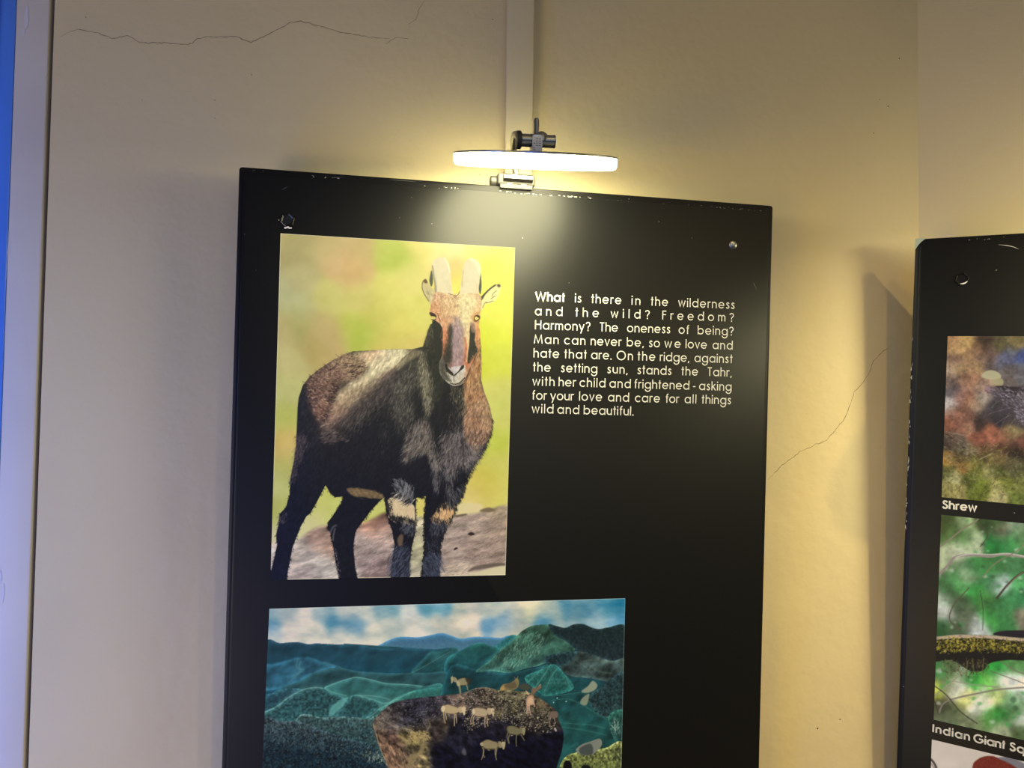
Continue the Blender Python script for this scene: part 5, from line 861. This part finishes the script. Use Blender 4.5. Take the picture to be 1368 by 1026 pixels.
    for p in (((330, 600), (335, 645)), ((375, 590), (370, 640)), ((310, 600), (305, 660))): c.line(k(*p), 1.2, (110, 110, 60), .8)
    return c

def paint_head():
    c = Canvas(corners_r[2], 300, 190, 12); k = frm(1188, 680, 2.967)
    c.img[:] = (206, 204, 206); c.img = c.img + (c.noise(30, 3)[..., None] - .5) * 22
    c.line(k((160, 985), (180, 1010), (200, 1060), (215, 1120)), 3, (60, 56, 60), .9); c.line(k((160, 1000), (190, 1040)), 1.2, (120, 110, 110), .9)
    c.poly(k((330, 1020), (345, 995), (375, 980), (410, 978), (440, 990), (470, 1002), (500, 1020), (560, 1060), (620, 1120), (620, 1400), (360, 1400), (330, 1100)), (112, 46, 40), .5)
    c.fur(k((335, 1010), (410, 980), (500, 1020), (620, 1120), (600, 1300), (340, 1200)), 900, 60, 5, [(150, 66, 54), (70, 26, 30), (176, 96, 76)], .6, .5, .3); c.poly(k((430, 985), (480, 985), (540, 1010), (600, 1050), (560, 1050), (470, 1005)), (96, 100, 120), .8, .8); c.poly(k((400, 1060), (425, 1055), (430, 1080), (405, 1085)), (20, 14, 14), .3)
    return c

# --- print inks partly divided by rendered lamp light: an inverse lamp gradient in the colour
def srgb_lin(c): c = np.clip(c, 0, 255) / 255; return np.where(c <= .04045, c / 12.92, ((c + .055) / 1.055) ** 2.4)
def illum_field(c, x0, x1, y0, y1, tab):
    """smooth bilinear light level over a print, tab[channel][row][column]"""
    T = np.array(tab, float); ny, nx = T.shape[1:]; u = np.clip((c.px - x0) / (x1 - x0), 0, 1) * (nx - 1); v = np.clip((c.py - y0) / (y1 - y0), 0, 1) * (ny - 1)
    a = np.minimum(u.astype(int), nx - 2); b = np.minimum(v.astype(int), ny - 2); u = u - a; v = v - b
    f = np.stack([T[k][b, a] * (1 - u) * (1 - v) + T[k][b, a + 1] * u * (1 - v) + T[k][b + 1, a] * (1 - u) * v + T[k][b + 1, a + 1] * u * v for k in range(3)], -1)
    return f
M_print = mat('printed_paper', (.5, .5, .5), .5, spec=.2)
att = N(M_print, 'ShaderNodeAttribute', attribute_name='ink'); L(M_print, att.outputs['Color'], bsdf(M_print).inputs['Base Color'])
def lay_print(c, corners, parent, label, level):
    """grid of coloured points on the board; corners: local metres (x right, y down)"""
    P = [np.array(p) for p in corners]; W, H = c.W, c.H
    s = (np.arange(W) + .5) / W; s[0] = 0; s[-1] = 1; t = (np.arange(H) + .5) / H; t[0] = 0; t[-1] = 1; S, T = np.meshgrid(s, t)
    XY = P[0] * ((1 - S) * (1 - T))[..., None] + P[1] * (S * (1 - T))[..., None] + P[2] * (S * T)[..., None] + P[3] * ((1 - S) * T)[..., None]
    co = np.zeros((H, W, 3)); co[..., 0] = XY[..., 0]; co[..., 1] = -XY[..., 1]; co[..., 2] = .0010
    me = bpy.data.meshes.new('photo_print'); n = W * H; me.vertices.add(n); me.vertices.foreach_set('co', co.reshape(-1).astype(np.float32))
    idx = np.arange(n).reshape(H, W); q = np.stack([idx[1:, :-1], idx[1:, 1:], idx[:-1, 1:], idx[:-1, :-1]], -1).reshape(-1).astype(np.int32); f = len(q) // 4
    me.loops.add(len(q)); me.loops.foreach_set('vertex_index', q); me.polygons.add(f); me.polygons.foreach_set('loop_start', np.arange(0, 4 * f, 4, dtype=np.int32))
    me.update(calc_edges=True)
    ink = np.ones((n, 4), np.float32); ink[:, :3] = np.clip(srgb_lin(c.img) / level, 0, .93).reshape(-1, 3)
    at = me.color_attributes.new('ink', 'FLOAT_COLOR', 'POINT'); at.data.foreach_set('color', ink.reshape(-1))
    me.materials.append(M_print); o = bpy.data.objects.new('photo_print', me); C.objects.link(o); o.parent = parent; o['label'] = label; return o
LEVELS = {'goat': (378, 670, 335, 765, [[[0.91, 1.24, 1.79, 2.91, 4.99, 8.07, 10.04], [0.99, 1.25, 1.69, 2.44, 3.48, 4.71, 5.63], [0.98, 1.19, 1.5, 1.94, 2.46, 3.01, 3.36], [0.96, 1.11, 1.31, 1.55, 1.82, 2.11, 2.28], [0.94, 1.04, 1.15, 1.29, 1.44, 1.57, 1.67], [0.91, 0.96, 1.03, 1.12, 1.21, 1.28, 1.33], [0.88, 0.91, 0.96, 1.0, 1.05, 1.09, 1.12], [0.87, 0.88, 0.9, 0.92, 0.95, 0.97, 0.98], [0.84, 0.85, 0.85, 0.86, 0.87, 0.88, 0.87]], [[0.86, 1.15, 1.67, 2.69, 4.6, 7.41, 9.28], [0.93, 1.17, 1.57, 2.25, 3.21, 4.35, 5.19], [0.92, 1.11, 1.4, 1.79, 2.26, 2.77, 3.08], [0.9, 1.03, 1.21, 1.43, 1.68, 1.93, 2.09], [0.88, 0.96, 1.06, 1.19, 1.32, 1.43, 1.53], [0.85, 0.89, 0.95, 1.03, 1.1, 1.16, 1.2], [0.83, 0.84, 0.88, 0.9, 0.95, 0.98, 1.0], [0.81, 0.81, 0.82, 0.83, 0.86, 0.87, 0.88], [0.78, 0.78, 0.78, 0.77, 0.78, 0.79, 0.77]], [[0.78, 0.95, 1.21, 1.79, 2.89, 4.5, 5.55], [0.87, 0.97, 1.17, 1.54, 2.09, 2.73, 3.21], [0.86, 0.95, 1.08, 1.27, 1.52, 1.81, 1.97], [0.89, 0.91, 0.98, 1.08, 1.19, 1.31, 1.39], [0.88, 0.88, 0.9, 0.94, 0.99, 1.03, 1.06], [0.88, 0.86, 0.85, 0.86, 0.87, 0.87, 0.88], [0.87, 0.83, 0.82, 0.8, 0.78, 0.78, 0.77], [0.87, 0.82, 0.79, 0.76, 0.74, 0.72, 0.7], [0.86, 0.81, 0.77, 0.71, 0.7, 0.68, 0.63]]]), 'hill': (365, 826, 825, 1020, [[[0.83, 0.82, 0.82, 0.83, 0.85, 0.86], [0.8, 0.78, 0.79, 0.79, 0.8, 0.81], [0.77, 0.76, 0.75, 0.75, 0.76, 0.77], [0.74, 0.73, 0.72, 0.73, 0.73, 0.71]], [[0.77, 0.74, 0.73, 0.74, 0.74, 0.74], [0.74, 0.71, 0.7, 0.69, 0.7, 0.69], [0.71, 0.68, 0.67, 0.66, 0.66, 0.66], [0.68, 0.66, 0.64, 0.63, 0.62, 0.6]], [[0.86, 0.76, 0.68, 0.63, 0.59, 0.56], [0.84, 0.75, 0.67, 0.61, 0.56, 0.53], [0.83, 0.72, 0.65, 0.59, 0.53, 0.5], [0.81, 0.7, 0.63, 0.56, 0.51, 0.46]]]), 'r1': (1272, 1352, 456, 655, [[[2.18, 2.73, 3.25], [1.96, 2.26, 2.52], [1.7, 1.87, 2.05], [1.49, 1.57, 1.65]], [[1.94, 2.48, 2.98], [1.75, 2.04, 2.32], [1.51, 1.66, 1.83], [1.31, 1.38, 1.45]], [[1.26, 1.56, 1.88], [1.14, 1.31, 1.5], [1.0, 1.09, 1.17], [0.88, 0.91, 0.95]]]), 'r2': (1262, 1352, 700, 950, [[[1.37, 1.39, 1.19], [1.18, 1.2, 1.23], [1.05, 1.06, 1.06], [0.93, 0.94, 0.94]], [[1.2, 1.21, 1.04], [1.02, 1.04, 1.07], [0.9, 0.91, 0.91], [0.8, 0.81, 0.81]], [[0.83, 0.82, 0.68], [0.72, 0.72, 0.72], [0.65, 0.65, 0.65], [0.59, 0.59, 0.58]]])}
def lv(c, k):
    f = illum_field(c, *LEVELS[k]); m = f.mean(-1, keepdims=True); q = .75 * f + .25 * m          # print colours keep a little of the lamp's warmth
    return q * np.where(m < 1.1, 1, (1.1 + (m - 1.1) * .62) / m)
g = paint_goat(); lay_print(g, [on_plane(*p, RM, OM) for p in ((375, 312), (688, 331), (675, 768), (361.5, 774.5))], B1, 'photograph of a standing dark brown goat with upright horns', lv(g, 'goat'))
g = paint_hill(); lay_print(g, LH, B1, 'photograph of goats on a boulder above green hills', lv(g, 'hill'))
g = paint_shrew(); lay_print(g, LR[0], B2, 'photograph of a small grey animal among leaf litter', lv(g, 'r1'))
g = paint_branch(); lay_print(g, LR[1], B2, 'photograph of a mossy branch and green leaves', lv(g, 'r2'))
g = paint_head(); lay_print(g, LR[2], B2, 'photograph of a red-brown animal on a pale ground', .85)
